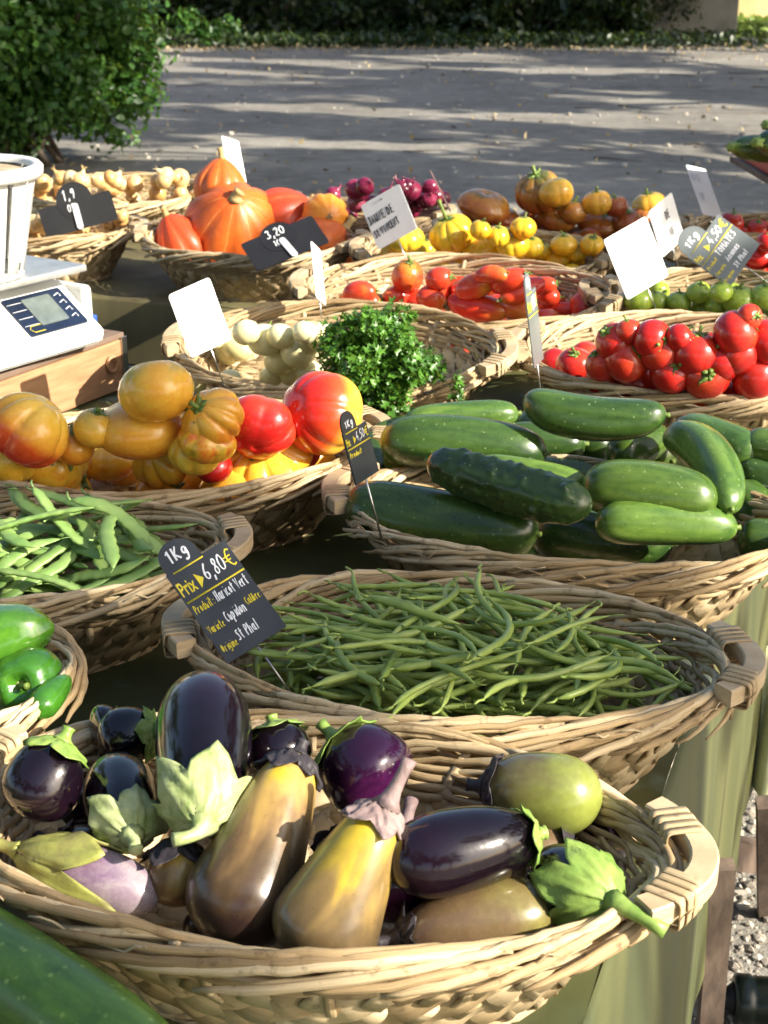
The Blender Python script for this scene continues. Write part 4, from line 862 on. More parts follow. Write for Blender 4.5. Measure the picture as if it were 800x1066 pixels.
# ------------------------------------------------------------------ signs and writing
GL = {  # strokes on a 4 x 6 grid
 '0': [[(2, 6), (.4, 4.5), (.4, 1.5), (2, 0), (3.6, 1.5), (3.6, 4.5), (2, 6)]], '1': [[(.8, 4.6), (2.2, 6), (2.2, 0)]], '2': [[(.4, 4.8), (1.6, 6), (3.2, 5.4), (3, 3.6), (.4, 0), (3.8, 0)]],
 '3': [[(.4, 5.4), (2, 6), (3.3, 4.8), (1.7, 3.2), (3.5, 1.8), (2, 0), (.3, .7)]], '4': [[(2.4, 6), (.3, 2.2), (3.8, 2.2)], [(2.8, 3.6), (2.6, 0)]], '5': [[(3.5, 6), (.9, 6), (.6, 3.5), (2.6, 3.8), (3.5, 2), (2.2, 0), (.3, .5)]],
 '6': [[(3, 6), (1, 4), (.3, 1.6), (1.8, 0), (3.5, 1.3), (2.6, 3), (.6, 2.4)]], '8': [[(2, 3.2), (.6, 4.6), (2, 6), (3.3, 4.6), (2, 3.2), (.4, 1.5), (2, 0), (3.6, 1.5), (2, 3.2)]], '9': [[(3.3, 4.6), (2, 6), (.6, 4.6), (1.6, 3.2), (3.3, 4.6), (2.6, 0)]],
 ',': [[(1.6, .6), (1, -1.2)]], '.': [[(1.5, 0), (1.8, .3)]], ':': [[(1.5, .6), (1.7, .9)], [(1.5, 3), (1.7, 3.3)]], "'": [[(1.6, 6), (1.3, 4.6)]],
 'K': [[(.6, 0), (.6, 6)], [(3.4, 6), (.7, 2.8), (3.6, 0)]], 'g': [[(3.2, 3.6), (1.6, 4), (.5, 2.2), (1.7, .6), (3.1, 2), (3.2, 3.8), (3, -1), (1.4, -2), (.5, -1.2)]],
 'H': [[(.5, 0), (.7, 6)], [(3.4, 0), (3.3, 6)], [(.5, 3), (3.4, 3.2)]], 'a': [[(3, 3.4), (1.6, 4), (.5, 2), (1.5, .1), (3, 1.2)], [(3.1, 4), (3.1, .8), (3.9, 0)]], 'r': [[(.7, 4), (.9, 0)], [(.9, 2.4), (2, 4), (3, 3.6)]], 'i': [[(1.6, 3.8), (1.7, 0)], [(1.6, 5.2), (1.7, 5.5)]],
 'c': [[(3, 3.4), (1.6, 4), (.5, 2), (1.6, .1), (3.1, .7)]], 'o': [[(1.8, 4), (.5, 2), (1.8, 0), (3.1, 2), (1.8, 4)]], 't': [[(1.6, 6), (1.5, .6), (2.6, 0)], [(.1, 4.1), (3.3, 4.3)]], 'V': [[(.2, 6), (1.8, 0), (3.8, 6.2)]], 'e': [[(.6, 2), (3, 2.2), (2, 4), (.6, 2.2), (1.4, .1), (3, .6)]],
 'u': [[(.5, 4), (.8, .4), (2.4, .2), (3, 3.9), (3.1, 0)]], 'p': [[(.6, 4), (.6, -2)], [(.6, 3), (2.2, 4), (3, 2.2), (1.8, .2), (.6, 1)]], 'd': [[(3, 3.4), (1.4, 3.8), (.5, 1.8), (1.5, 0), (3, 1.4)], [(3.1, 6), (3.1, 0)]], 'n': [[(.5, 4), (.6, 0)], [(.6, 2.6), (2, 4), (3, 3), (3.1, 0)]],
 'C': [[(3.5, 5.2), (2, 6), (.4, 3), (1.8, 0), (3.6, .8)]], 'S': [[(3.3, 5.2), (2, 6), (.7, 4.8), (3.2, 1.8), (1.8, 0), (.4, .8)]], 'P': [[(.7, 0), (.7, 6), (2.8, 5.8), (3.2, 4), (.8, 3)]], 'h': [[(.6, 6), (.6, 0)], [(.6, 2.6), (2, 4), (3, 2.8), (3, 0)]], 'l': [[(1.6, 6), (1.6, 0)]],
 'J': [[(3, 6), (3, 1.4), (1.7, 0), (.4, 1)], [(1.6, 6), (3.9, 6)]], 'A': [[(.2, 0), (2, 6), (3.8, 0)], [(1, 2.2), (3.1, 2.2)]], 'U': [[(.5, 6), (.6, 1.2), (2, 0), (3.4, 1.2), (3.5, 6)]], 'N': [[(.5, 0), (.6, 6), (3.4, 0), (3.5, 6)]], 'E': [[(3.4, 6), (.7, 6), (.6, 0), (3.6, 0)], [(.7, 3.1), (2.9, 3.1)]], 'D': [[(.6, 0), (.6, 6), (2.6, 5.4), (3.6, 3), (2.4, .4), (.6, 0)]],
 'T': [[(.2, 6), (3.8, 6)], [(2, 6), (2, 0)]], 'I': [[(1.8, 6), (1.8, 0)]], 'O': [[(2, 6), (.4, 3), (2, 0), (3.6, 3), (2, 6)]], 'M': [[(.3, 0), (.6, 6), (2, 2), (3.4, 6), (3.8, 0)]], 'R': [[(.6, 0), (.6, 6), (2.9, 5.6), (2.9, 3.6), (.7, 3), (3.5, 0)]], 's': [[(2.8, 3.4), (1.6, 4), (.9, 3), (2.6, 1.2), (1.6, 0), (.5, .5)]], 'm': [[(.3, 4), (.4, 0)], [(.4, 3), (1.4, 4), (1.9, 3), (1.9, 0)], [(1.9, 3), (2.9, 4), (3.5, 3), (3.6, 0)]], 'b': [[(.6, 6), (.6, 0)], [(.6, 2.6), (2, 4), (3.1, 2.1), (2, 0), (.6, 1)]],
 '€': [[(3.6, 5.2), (2.2, 6), (.8, 3), (2.2, 0), (3.6, .8)], [(.1, 3.6), (2.8, 3.7)], [(.1, 2.4), (2.6, 2.5)]], ' ': []}
def write(parent, txt, x, y, h, mat, w=None, lw=.0008, rot=0, slant=.12, seed=0, name='handwriting', z=.0012, sp=.78, fit=None):
    mb = MB(); rg = random.Random(seed+len(txt)); sx = h/6*(w or 1); cr, sr = math.cos(rot), math.sin(rot); cx = 0
    adv = lambda ch: (3.2 if ch in 'MHKNUODAV' else 1.6 if ch in "il,.: '" else 2.9)*1.12*(sp/.78)+.35
    if fit: sx = fit/sum(adv(c) for c in txt)
    for ch in txt:
        for st in GL.get(ch, []):
            P = [((cx+a*sp+b*slant+rg.uniform(-.12, .12))*sx, (b+rg.uniform(-.12, .12))*h/6) for a, b in st]
            if len(P) > 2 and ch not in '14KHAETNMV':      # round the corners once
                Q = [P[0]]
                for a, b in zip(P[:-1], P[1:]): Q += [(a[0]*.72+b[0]*.28, a[1]*.72+b[1]*.28), (a[0]*.28+b[0]*.72, a[1]*.28+b[1]*.72)]
                P = Q+[P[-1]]
            ps = [Vector((x+a*cr-b*sr, y+a*sr+b*cr, z)) for a, b in P]
            sweep(mb, ps, [(-lw, 0), (0, .00025), (lw, 0), (0, -.0002)], [rg.uniform(.7, 1.2) for _ in ps], [(0, 0, 1)]*len(ps))
        cx += adv(ch)
    return mb.build(name, mat, parent, smooth=False)
def printed(parent, txt, x, y, h, mat, sx=.6, name='lettering', z=.0012):
    cu = bpy.data.curves.new(name, 'FONT'); cu.body = txt; cu.size = h*1.4; cu.extrude = .0002; cu.offset = .0003; tmp = bpy.data.objects.new('tmp', cu); COL.objects.link(tmp)
    me = bpy.data.meshes.new_from_object(tmp); bpy.data.objects.remove(tmp); me.name = name; me.materials.clear(); o = link(name, me, mat, parent); o.location = (x, y, z); o.scale = (sx, 1, 1); return o
def rrect(w, h, r=.004, n=4):
    out = []
    for cx, cy, a0 in ((w/2-r, h/2-r, 0), (-w/2+r, h/2-r, 90), (-w/2+r, -h/2+r, 180), (w/2-r, -h/2+r, 270)):
        for k in range(n+1): a = R(a0+90*k/n); out.append((cx+r*math.cos(a), cy+r*math.sin(a)))
    return out
def sign_frame(tl, tr, bl, d):
    """three picture corners with a depth each"""
    X = (tr[0]-tl[0], tl[1]-tr[1]); Y = (tl[0]-bl[0], bl[1]-tl[1]); dt = X[0]*Y[0]+X[1]*Y[1]
    a = d[1] if abs(d[1]) > 5 else max(8, math.sqrt(abs(dt))); b = -dt/a; d0 = d[0]          # depths that make the two edges square in space
    P = [at_d(tl[0], tl[1], d0), at_d(tr[0], tr[1], d0*(1+a/F)), at_d(bl[0], bl[1], d0*(1-b/F))]; x = P[1]-P[0]; y = P[0]-P[2]; c = P[0]+x/2-y/2; return frame(c, x, y), x.length, y.length
def white_card(tl, tr, bl, d, label, mat='card', spike=.06, th=.0012):
    m, w, h = sign_frame(tl, tr, bl, d); o = link('price_card', poly_plate('price_card', rrect(w, h, .005), th), mat); o.matrix_world = m; tag(o, label, 'price card')
    s = MB(); sweep(s, [(0, -h*.3, -.002), (0, -h/2-spike, -.002)], CIRC(6, .0012, .0012)); s.build('pin', 'metal', o); return o, w, h
o, w, h = white_card((374, 215), (414, 192), (396, 259), (2.78, -25), 'white card reading JAUNE DE ST VINCENT beside the yellow tomatoes')
write(o, 'JAUNE DE', -w*.47, h*.02, h*.17, 'ink', .80, .0014, .05, 0); write(o, 'St VINCENT', -w*.44, -h*.27, h*.15, 'ink', .72, .0013, .08, 0)
pn = MB(); sweep(pn, [(0, h*.40, 0), (0, h*.40, .002)], CIRC(8, .0016, .0016)); pn.build('hole', 'ink', o)
o, w, h = white_card((178, 306), (221, 287), (196, 374), (2.10, 2.12, 2.03), 'sunlit white card with faint writing at the pale tomatoes')
for k, tx in enumerate(('BLANCHE', 'DE', 'St ')): write(o, tx, -w*.40, h*(.22-.2*k), h*.11, 'faint_ink', .7, .0009, 0.03, 0)  # ink colour paled to stand for sun glare washing out the writing
o, w, h = white_card((675, 221), (699, 200), (690, 268), (2.80, 2.86, 2.76), 'white card showing DE and NE partly behind another card'); write(o, 'DE', w*.02, h*.10, h*.17, 'ink', .8, .0013, 0, 0); write(o, 'NE', w*.02, -h*.27, h*.17, 'ink', .8, .0013, 0, 0)
o, w, h = white_card((628, 250), (672, 225), (654, 312), (2.46, 2.54, 2.42), 'blank looking sunlit white card above the green tomatoes')
o, w, h = white_card((717, 172), (738, 177), (729, 222), (3.25, 3.36, 3.25), 'narrow turned white card at the far right back'); write(o, 'ROSE', -w*.42, h*.18, h*.15, 'faint_ink', .7, .0011, 0, 0); write(o, 'DE', -w*.3, -h*.2, h*.15, 'faint_ink', .7, .0011, 0, 0)
o, w, h = white_card((325, 252), (335, 262), (328, 308), (2.40, 36), 'white card seen edge on at the left end of the long tomatoes', spike=.03)
o, w, h = white_card((448, 177), (452, 183), (466, 214), (3.2, 30), 'pinkish card seen from the side between onions and yellow tomatoes', 'pink_card')
def tab_outline(w, h, side=-1, tr=.30):
    """board with an arched tab at one end of its top edge"""
    x0 = -w/2 if side < 0 else w/2-w*.58; r = w*.29; cx = x0+r+w*.02; pts = [(-w/2, -h/2), (w/2, -h/2), (w/2, h/2)]
    arch = [(cx+r*math.cos(R(a)), h/2+h*.10+r*.9*math.sin(R(a))) for a in range(0, 181, 12)]; pts += [(cx+r, h/2)]+arch+[(cx-r, h/2)]
    if side < 0: pts += [(-w/2, h/2)]
    return pts
def chalk_sign(tl, tr, bl, d, label, mat='slate', text=True, lines=(), price='', tw=.0007):
    m, w, h = sign_frame(tl, tr, bl, d); o = link('price_sign', poly_plate('price_sign', tab_outline(w, h), .0018), mat); o.matrix_world = m; tag(o, label, 'price sign')
    s = MB(); sweep(s, [(0, -h*.2, -.002), (0, -h/2-.07, -.002)], CIRC(6, .0012, .0012)); s.build('pin', 'metal', o)
    ln = lambda x0, x1, y, lw: sweep(sb, [(x0, y, .0011), (x1, y, .0011)], [(-lw, 0), (0, .0003), (lw, 0), (0, -.0003)], nrm=[(0, 0, 1)]*2)
    sb = MB(); ln(-w*.40, w*.10, h*.475, .0009); ln(-w*.48, w*.49, h*.17, .0010); sb.build('rule', 'chalk_yellow', o)
    write(o, '1Kg', -w*.37, h*.56, h*.13, 'chalk_white', None, tw*1.5, .05, .1, fit=w*.36)
    printed(o, 'Prix', -w*.48, h*.235, h*.145, 'chalk_yellow', .50)
    a = MB(); a.add([(-w*.17, h*.22, .0012), (-w*.07, h*.30, .0014), (-w*.17, h*.38, .0012)], [(0, 1, 2)]); a.build('arrow', 'chalk_yellow', o)
    write(o, price, -w*.05, h*.25, h*.17, 'chalk_white', None, tw*1.1, 0, .15, fit=w*.36); write(o, '€', w*.32, h*.24, h*.19, 'chalk_yellow', None, tw*1.2, 0, 0, fit=w*.18)
    for (tx, x, y, hh, c, ww, lw) in lines: write(o, tx, w*x, h*y, h*hh, 'chalk_yellow' if c == 'y' else 'chalk_white', None, lw, 0, .1, fit=w*ww)
    return o
chalk_sign((172, 600), (233, 563), (238, 691), (1.335, 1.335, 1.275), 'black chalk sign reading 1Kg, Prix 6,80 euro, above the green beans', price='6,80', lines=[
 ('Produit:', -.46, .03, .09, 'y', .32, .00045), ('Haricot Vert', -.10, .03, .11, 'w', .54, .0006), ('Variete', -.46, -.19, .08, 'y', .26, .00045), ('Cupidon', -.16, -.18, .11, 'w', .34, .0006), ('Calibre:', .22, -.14, .08, 'y', .26, .00045),
 ('Origine', -.46, -.40, .08, 'y', .26, .00045), ('St Phal', -.17, -.38, .11, 'w', .34, .0006)])
chalk_sign((716, 268), (748, 223), (760, 299), (2.60, 2.62, 2.56), 'grey chalk sign reading 1Kg, Prix 4,50 euro, tomates, at the right', 'slate_grey', price='4,50', lines=[
 ('TOMATES', -.14, .0, .13, 'w', .55, .0010), ('Produit', -.47, .0, .08, 'y', .28, .0007), ('Variete', -.47, -.2, .08, 'y', .28, .0007), ('Ananas', -.12, -.2, .12, 'w', .38, .0010), ('Origine', -.47, -.4, .08, 'y', .28, .0007), ('St Phal', -.12, -.4, .11, 'w', .36, .0010)], tw=.0012)
chalk_sign((357, 452), (381, 438), (370, 506), (1.52, 50), 'black chalk sign turned almost edge on beside the cucumbers', price='4,50', lines=[('Produit', -.46, .0, .10, 'y', .5, .0008)])
chalk_sign((548, 306), (558, 298), (555, 384), (2.04, 42), 'pale chalk sign turned edge on at the left of the red tomatoes', 'slate_grey', price='4,50')
o, w, h = white_card((233, 142), (251, 148), (236, 184), (3.5, 3.5, 3.5), 'bluish white card standing behind the pumpkins')
def back_tag(pts, hc, hr, d, c0, c1, price, label):
    """black tag with a round head, a pale plastic clip on its face"""
    m, w, h = sign_frame(pts[0], pts[1], pts[2], (d, 0)); mi = m.inverted(); q = lambda p: (mi @ at_d(p[0], p[1], d-.01)).xy
    o = link('price_tag', poly_plate('price_tag', rrect(w, h, .006), .002), 'black_plastic'); o.matrix_world = m; tag(o, label, 'price tag')
    c = q(hc); r = hr*d/F; hd = link('head', poly_plate('head', [(r*math.cos(R(a)), r*math.sin(R(a))) for a in range(0, 360, 12)], .0021), 'black_plastic', o); hd.location = (c.x, c.y, .0006)
    a, b = q(c0), q(c1); v = (b-a); L = v.length; cl = link('clip', poly_plate('clip', rrect(.014, L, .0068, 6), .003), 'grey_plastic', o); cl.location = ((a.x+b.x)/2, (a.y+b.y)/2, .004); cl.rotation_euler = (0, 0, math.atan2(v.y, v.x)-PI/2)
    write(o, price[0], c.x-r*.62, c.y+r*.10, r*.55, 'chalk_white', .9, .0011, 0, .1, z=.0022); write(o, price[1], c.x-r*.5, c.y-r*.55, r*.4, 'chalk_white', .8, .0009, 0, .1, z=.0022)
back_tag([(40, 218), (115, 197), (48, 249)], (77, 208), 19, 3.24, (77, 211), (84, 238), ('1,9', '05'), 'black price tag with round head standing among the shallots')
back_tag([(251, 254), (325, 224), (268, 283)], (290, 239), 20, 2.98, (292, 243), (309, 272), ('3,20', '10'), 'black price tag with round head leaning in the pumpkin basket')

# ------------------------------------------------------------------ wooden box, scale, plastic basket
e1 = Vector((.47, .88, 0)).normalized(); f1 = Vector((e1.y, -e1.x, 0))
bc = at_z(130, 352, .875); bx = empty('wooden_box', (bc.x, bc.y, TZ+.008)); bx.rotation_euler = (0, 0, math.atan2(e1.y, e1.x)); tag(bx, 'reddish wooden box under the white scale', 'box')
# local x along e1 (away), local y = left
link('side_panel', boxm('side_panel', (.55, .012, .087), (-.275, .006, .0435), .002), 'box_wood', bx); link('side_panel', boxm('side_panel', (.55, .012, .087), (-.275, .344, .0435), .002), 'box_wood', bx)
link('end_panel', boxm('end_panel', (.012, .326, .085), (-.008, .175, .0425), .002), 'box_wood', bx); link('end_panel', boxm('end_panel', (.012, .326, .085), (-.542, .175, .0425), .002), 'box_wood', bx)
for k in range(3): link('lid_plank', boxm('lid_plank', (.553, .113, .010), (-.275, .059+k*.116, .093), .002), 'box_top_wood', bx)
link('corner_strip', boxm('corner_strip', (.014, .003, .092), (-.006, -.0022, .046), .001), 'metal', bx)
mb = MB(); sweep(mb, [Vector((-.045+.011*math.cos(a), -.004-.004*math.cos(a*.5)**2, .052+.013*math.sin(a))) for a in [2*PI*k/20 for k in range(21)]], CIRC(7, .0032, .0032), cap=False); mb.build('ring', 'box_wood', bx)

so = at_z(40, 372, .885); e2 = Vector((.56, .83, 0)).normalized(); scl = empty('market_scale', (so.x, so.y, .884)); scl.rotation_euler = (0, 0, math.atan2(e2.y, e2.x)); tag(scl, 'white electronic scale with a blue display panel on the wooden box', 'scale')
def prism(name, prof, x0, x1, mat, parent, bev=.006):
    """profile in local (y,z) extruded along x"""
    bm = bmesh.new(); vs = [bm.verts.new((x0, y, z)) for y, z in prof]; f = bm.faces.new(vs); r = bmesh.ops.extrude_face_region(bm, geom=[f]); bmesh.ops.translate(bm, vec=(x1-x0, 0, 0), verts=[e for e in r['geom'] if isinstance(e, bmesh.types.BMVert)])
    bmesh.ops.recalc_face_normals(bm, faces=bm.faces[:]); bmesh.ops.bevel(bm, geom=bm.edges[:], offset=bev, segments=3, affect='EDGES'); me = bpy.data.meshes.new(name); bm.to_mesh(me); bm.free(); return link(name, me, mat, parent)
SX0, SX1 = -.24, .10
prism('body', [(-.050, .012), (.26, .012), (.26, .085), (.060, .100), (.045, .112), (-.060, .035)], SX0, SX1, 'white_plastic', scl)
# sloping face runs from (-.060,.035) to (.045,.112)
fa = Vector((0, .105, .077)).normalized(); fn_ = Vector((0, -.077, .105)).normalized(); fm = Matrix((Vector((1, 0, 0)), fa, fn_)).transposed().to_4x4(); fm.translation = Vector((.015, -.0075, .0735))+fn_*.0015
pan = link('display_panel', poly_plate('display_panel', rrect(.125, .082, .004), .003), 'blue_panel', scl, fm)
sc2 = link('screen', poly_plate('screen', rrect(.060, .058, .003), .002), 'screen', pan); sc2.location = (.002, .003, .002)
mb = MB()
for k in range(4): sweep(mb, [(-.060, .028-.016*k, .002), (-.030, .028-.016*k, .002)], [(-.0006, 0), (.0006, 0), (0, .0004)], nrm=[(0, 0, 1)]*2)
for k in range(4): sweep(mb, [(.040, .026-.016*k, .002), (.052, .030-.016*k, .002), (.052, .022-.016*k, .002)], [(-.0011, 0), (.0011, 0), (0, .0004)], nrm=[(0, 0, 1)]*3)
mb.build('markings', 'chalk_white', pan)
mb = MB(); sweep(mb, [(-.028, -.022, .002), (-.050, -.022, .002), (-.055, -.028, .002), (-.050, -.035, .002), (-.028, -.035, .002)], [(-.0008, 0), (.0008, 0), (0, .0004)], nrm=[(0, 0, 1)]*5); mb.build('outline', 'chalk_yellow', pan)
for k in range(4):
    v = link('vent', poly_plate('vent', [(-.006, -.02), (.008, -.02), (.008, .004+.006*k), (0, .02)], .003), 'grey_plastic', scl, Matrix.Translation((-.15+.028*k, -.0075-.012, .0650)+fn_*.0016) @ fm.to_3x3().to_4x4() if False else fm @ Matrix.Translation((-.165+.024*k-.012, -.012, -.0004)))
link('end_cap', boxm('end_cap', (.022, .14, .085), (.108, .055, .060), .012, 4), 'white_plastic', scl); link('side_button', boxm('side_button', (.008, .03, .02), (.121, .0, .040), .003), 'blue_plastic', scl)
link('weighing_plate', boxm('weighing_plate', (.30, .24, .012), (-.045, .10, .133), .004, 3), 'steel_plate', scl); link('plate_support', boxm('plate_support', (.10, .10, .030), (-.10, .15, .112), .004), 'grey_plastic', scl)

tb_o = scl.matrix_basis @ Vector((-.155, .13, .1395)); tb_o = Matrix.Translation((so.x, so.y, .884)) @ Matrix.Rotation(math.atan2(e2.y, e2.x), 4, 'Z') @ Vector((-.085, .10, .1395))
tb_o += Vector((.036, -.01, 0)); tub = empty('plastic_basket', tb_o); tag(tub, 'white plastic basket standing on the scale at the left edge', 'plastic basket')
TR0, TR1, TH = .085, .118, .165
mb = MB(); ns = 48
for k in range(16):       # slats
    a0 = 2*PI*k/16; ps = [Vector(((TR0+(TR1-TR0)*s)*math.cos(a0), (TR0+(TR1-TR0)*s)*math.sin(a0), TH*s)) for s in (0, .25, .5, .75, 1)]
    sweep(mb, ps, [(-.0165, -.001), (.0165, -.001), (.0165, .001), (-.0165, .001)], [.8, .88, .95, 1, 1.08], [(math.cos(a0), math.sin(a0), -.2)]*5)
mb.build('slats', 'white_plastic', tub)
mb = MB(); lathe(mb, [(TR1-.006, TH-.004), (TR1+.012, TH-.010), (TR1+.013, TH+.004), (TR1+.008, TH+.010), (TR1-.004, TH+.008), (TR1-.007, TH+.0)], 64)
mb.f = [f for f in mb.f if len(f) == 4]; mb.build('rim', 'white_plastic', tub)
mb = MB(); lathe(mb, [(.001, .0), (TR0, .0), (TR0+.003, .003), (TR0+.003, .012), (TR0, .014), (TR0-.004, .004), (.001, .003)], 48); mb.build('bottom', 'white_plastic', tub)
mb = MB(); lathe(mb, [(TR1-.016, TH-.012), (TR1-.012, TH-.010), (TR1-.012, TH-.004), (TR1-.018, TH-.002), (.001, TH-.001), (.001, TH-.012)], 40); lid = mb.build('chopping_board', 'cut_wood'); lid.location = tb_o; tag(lid, 'round wooden board lying inside the white plastic basket', 'board')

# ------------------------------------------------------------------ zucchini with red tray, far right
tr_c = at_d(866, 170, 3.1)
st = empty('red_tray', tr_c); tag(st, 'red plastic tray at the right edge above the tomatoes', 'tray')
link('tray_bottom', boxm('tray_bottom', (.26, .34, .006), (0, .09, -.018), .002), 'red_plastic', st); link('tray_rim', boxm('tray_rim', (.008, .34, .022), (-.133, .09, -.010), .002), 'red_plastic', st); link('tray_rim', boxm('tray_rim', (.258, .008, .022), (0, -.083, -.010), .002), 'red_plastic', st)
ped = empty('tray_stand', (tr_c.x+.13, tr_c.y+.05, 0)); tag(ped, 'wooden stand holding the red tray, beyond the right edge', 'stand')
link('post', boxm('post', (.05, .05, tr_c.z-.022), (0, 0, (tr_c.z-.022)/2), .004), 'grey_wood', ped); link('shelf', boxm('shelf', (.38, .42, .014), (-.09, .04, tr_c.z-.0285), .003), 'grey_wood', ped); link('foot', boxm('foot', (.3, .3, .03), (0, 0, .015), .004), 'grey_wood', ped)
for i, (p, q, r, lb) in enumerate([((764, 153, 3.03), (850, 158, 3.2), 14, 'dark zucchini end on the red tray'), ((790, 148, 2.96), (880, 150, 3.1), 16, 'zucchini with pale ribbed end on the red tray, right one'), ((800, 130, 3.03), (880, 134, 3.2), 13, 'zucchini lying on top of the others on the red tray')]):
    A = at_d(*p); Bq = at_d(*q); o, L = longfruit('zucchini', A, Bq, r*3.05/F, zf, 'zucchini_skin', seg=30, ribs=.03, seed=i)
    mb = MB(); lathe(mb, [(.008, -L/2-.014), (.010, -L/2-.011), (.009, -L/2-.002), (.014, -L/2+.010), (.010, -L/2+.012)], 20, lambda v, th, i: Vector((v.x*(1+.14*math.cos(5*th)), v.y*(1+.14*math.cos(5*th)), v.z))); mb.build('stem', 'calyx_green', o); tag(o, lb, 'zucchini')

# ------------------------------------------------------------------ low right: trestle, posts, bottle, hanging cloth
tp = at_z(735, 1010, .25)
def bar(mb, a, b, w, h_):
    a = Vector(a); b = Vector(b); sweep(mb, [a, a.lerp(b, .5), b], [(-w/2, -h_/2), (w/2, -h_/2), (w/2, h_/2), (-w/2, h_/2)])
tre = empty('trestle', (.62, 2.0, 0)); tag(tre, 'weathered wooden trestle standing on the gravel right of the cloth', 'trestle')
def tpart(nm, a, b, w, h_):
    mb = MB(); bar(mb, a-tre.location, b-tre.location, w, h_); mb.build(nm, 'grey_wood', tre, smooth=False)
tpart('leg', at_z(735, 1120, 0), at_z(752, 900, .42), .022, .032)
tpart('leg', at_z(799, 952, 0), at_z(799, 835, .34), .022, .03)
tpart('rail', at_d(712, 880, 2.28), at_d(830, 898, 2.42), .03, .05)
tpart('rail', at_d(735, 840, 2.75), at_d(840, 848, 2.85), .022, .022)
pc_ = at_z(806, 905, 0); pst = link('post', boxm('dark_post', (.022, .03, .80), (0, 0, .40), .003), 'black_plastic'); pst.name = 'dark_post'; pst.location = (pc_.x, pc_.y, 0); tag(pst, 'thin dark post at the right picture edge', 'post')
mb = MB(); cc_ = at_d(797, 690, 2.25); n = 24
vs = []; fs = []
for a in range(25):
    for b in range(17):
        u = a/24; t = b/16; vs.append(Vector((cc_.x+.11*u+.01*t*0-.016*t+.004*math.sin(u*20), cc_.y+.02*math.sin(u*16)*(.3+t), cc_.z+.03-.24*t-.03*math.sin(u*3))))
for a in range(24):
    for b in range(16): fs.append((a*17+b, a*17+b+1, (a+1)*17+b+1, (a+1)*17+b))
mb.add(vs, fs); hc = mb.build('hanging_cloth', 'leaf_grass'); hc.data.materials.clear(); m_simple('pale_cloth', (.42, .44, .22), (.56, .58, .34), 20, .8); hc.data.materials.append(M['pale_cloth']); tag(hc, 'pale greenish cloth hanging at the right picture edge', 'cloth')
bp_ = at_z(760, 1040, .05); bt = empty('bottle', bp_); bt.rotation_euler = (R(90), 0, R(82)); tag(bt, 'dark green plastic canister lying on the gravel at bottom right', 'canister')
bt.rotation_euler = (0, R(90), R(-6))
mb = MB(); lathe(mb, [(.004, -.016), (.012, -.014), (.018, -.004), (.026, .006)], 24); mb.build('nozzle', 'black_plastic', bt)
mb = MB(); lathe(mb, [(.001, .004), (.034, .006), (.038, .010), (.038, .030), (.034, .034), (.036, .038), (.036, .20), (.030, .21), (.001, .212)], 40); mb.build('bottle_body', 'bottle_green', bt)

# ------------------------------------------------------------------ ground cover: stones, dead leaves
def stones(name, n, fnpos, smin, smax, seed, mat='stone'):
    rg = np.random.default_rng(seed); ico = bmesh.new(); bmesh.ops.create_icosphere(ico, subdivisions=1, radius=1); bv = np.array([v.co[:] for v in ico.verts]); bf = [[v.index for v in f.verts] for f in ico.faces]; ico.free()
    mb = MB(); 
    for i in range(n):
        x, y = fnpos(rg); s = smin*(smax/smin)**(rg.random()**2.2); k = bv*(1+rg.normal(0, .16, (len(bv), 1))); k = k*np.array([1, rg.uniform(.6, 1), rg.uniform(.4, .75)])*s; a = rg.random()*6.28
        c, d = math.cos(a), math.sin(a); k = np.stack([k[:, 0]*c-k[:, 1]*d+x, k[:, 0]*d+k[:, 1]*c+y, k[:, 2]+s*.22], 1); mb.add(k.tolist(), bf, rnd=rg.random())
    o = mb.build(name, mat, smooth=False); return o
n_ = NT('gravel_stone'); cgr = n_.ramp(n_.attr('rnd'), [(0, (.20, .17, .14)), (.5, (.36, .32, .26)), (1, (.55, .50, .42))]); n_.bump(n_.noise(n_.pos(), 160, 4, .7), .4, .002); M['gravel_stone'] = n_.fin(cgr, .9)
tag(stones('gravel', 9500, lambda g: (g.uniform(.25, 1.25), g.uniform(1.25, 3.2)), .003, .015, 5, 'gravel_stone'), 'pale loose gravel on the ground below the stall', 'gravel', kind='stuff')
def lotpos(g):
    y = 5+23*g.random()**.8; return g.uniform(-.32, .32)*y*1.1, y
tag(stones('pebbles', 1300, lotpos, .008, .040, 6, 'gravel_stone'), 'scattered pebbles on the dirt lot', 'pebbles', kind='stuff')
lt = leaf_cloud('fallen_leaves', 'dead_leaf', (0, 16, .012), (8, 11.5, .008), 1100, .05, None, 8, clumps=[(random.uniform(-8, 8), random.uniform(6, 27), .015) for _ in range(160)], csize=.16); tag(lt, 'dry fallen leaves scattered on the dirt lot', 'leaves', kind='stuff')
lt = leaf_cloud('leaf_litter', 'dead_leaf', (0, 25.5, .03), (14, 1.2, .04), 2600, .06, None, 9, csize=.5, clumps=[(random.uniform(-13, 13), random.gauss(25.4, .5), .03) for _ in range(120)]); tag(lt, 'leaf litter along the foot of the far hedge', 'leaves', kind='stuff')
mb = MB()
for k in range(46):
    x, y = lotpos(np.random.default_rng(k+50)); a = random.gauss(0, .7); L = random.uniform(.1, .5); sweep(mb, [(x+L*s*math.cos(a), y+L*s*math.sin(a)+.03*math.sin(s*5+k), .012) for s in (0, .25, .5, .75, 1)], CIRC(5, .006, .006), [1, .9, .8, .6, .3])
tag(mb.build('twigs', 'bark'), 'small dead twigs on the dirt lot', 'twigs', kind='stuff')

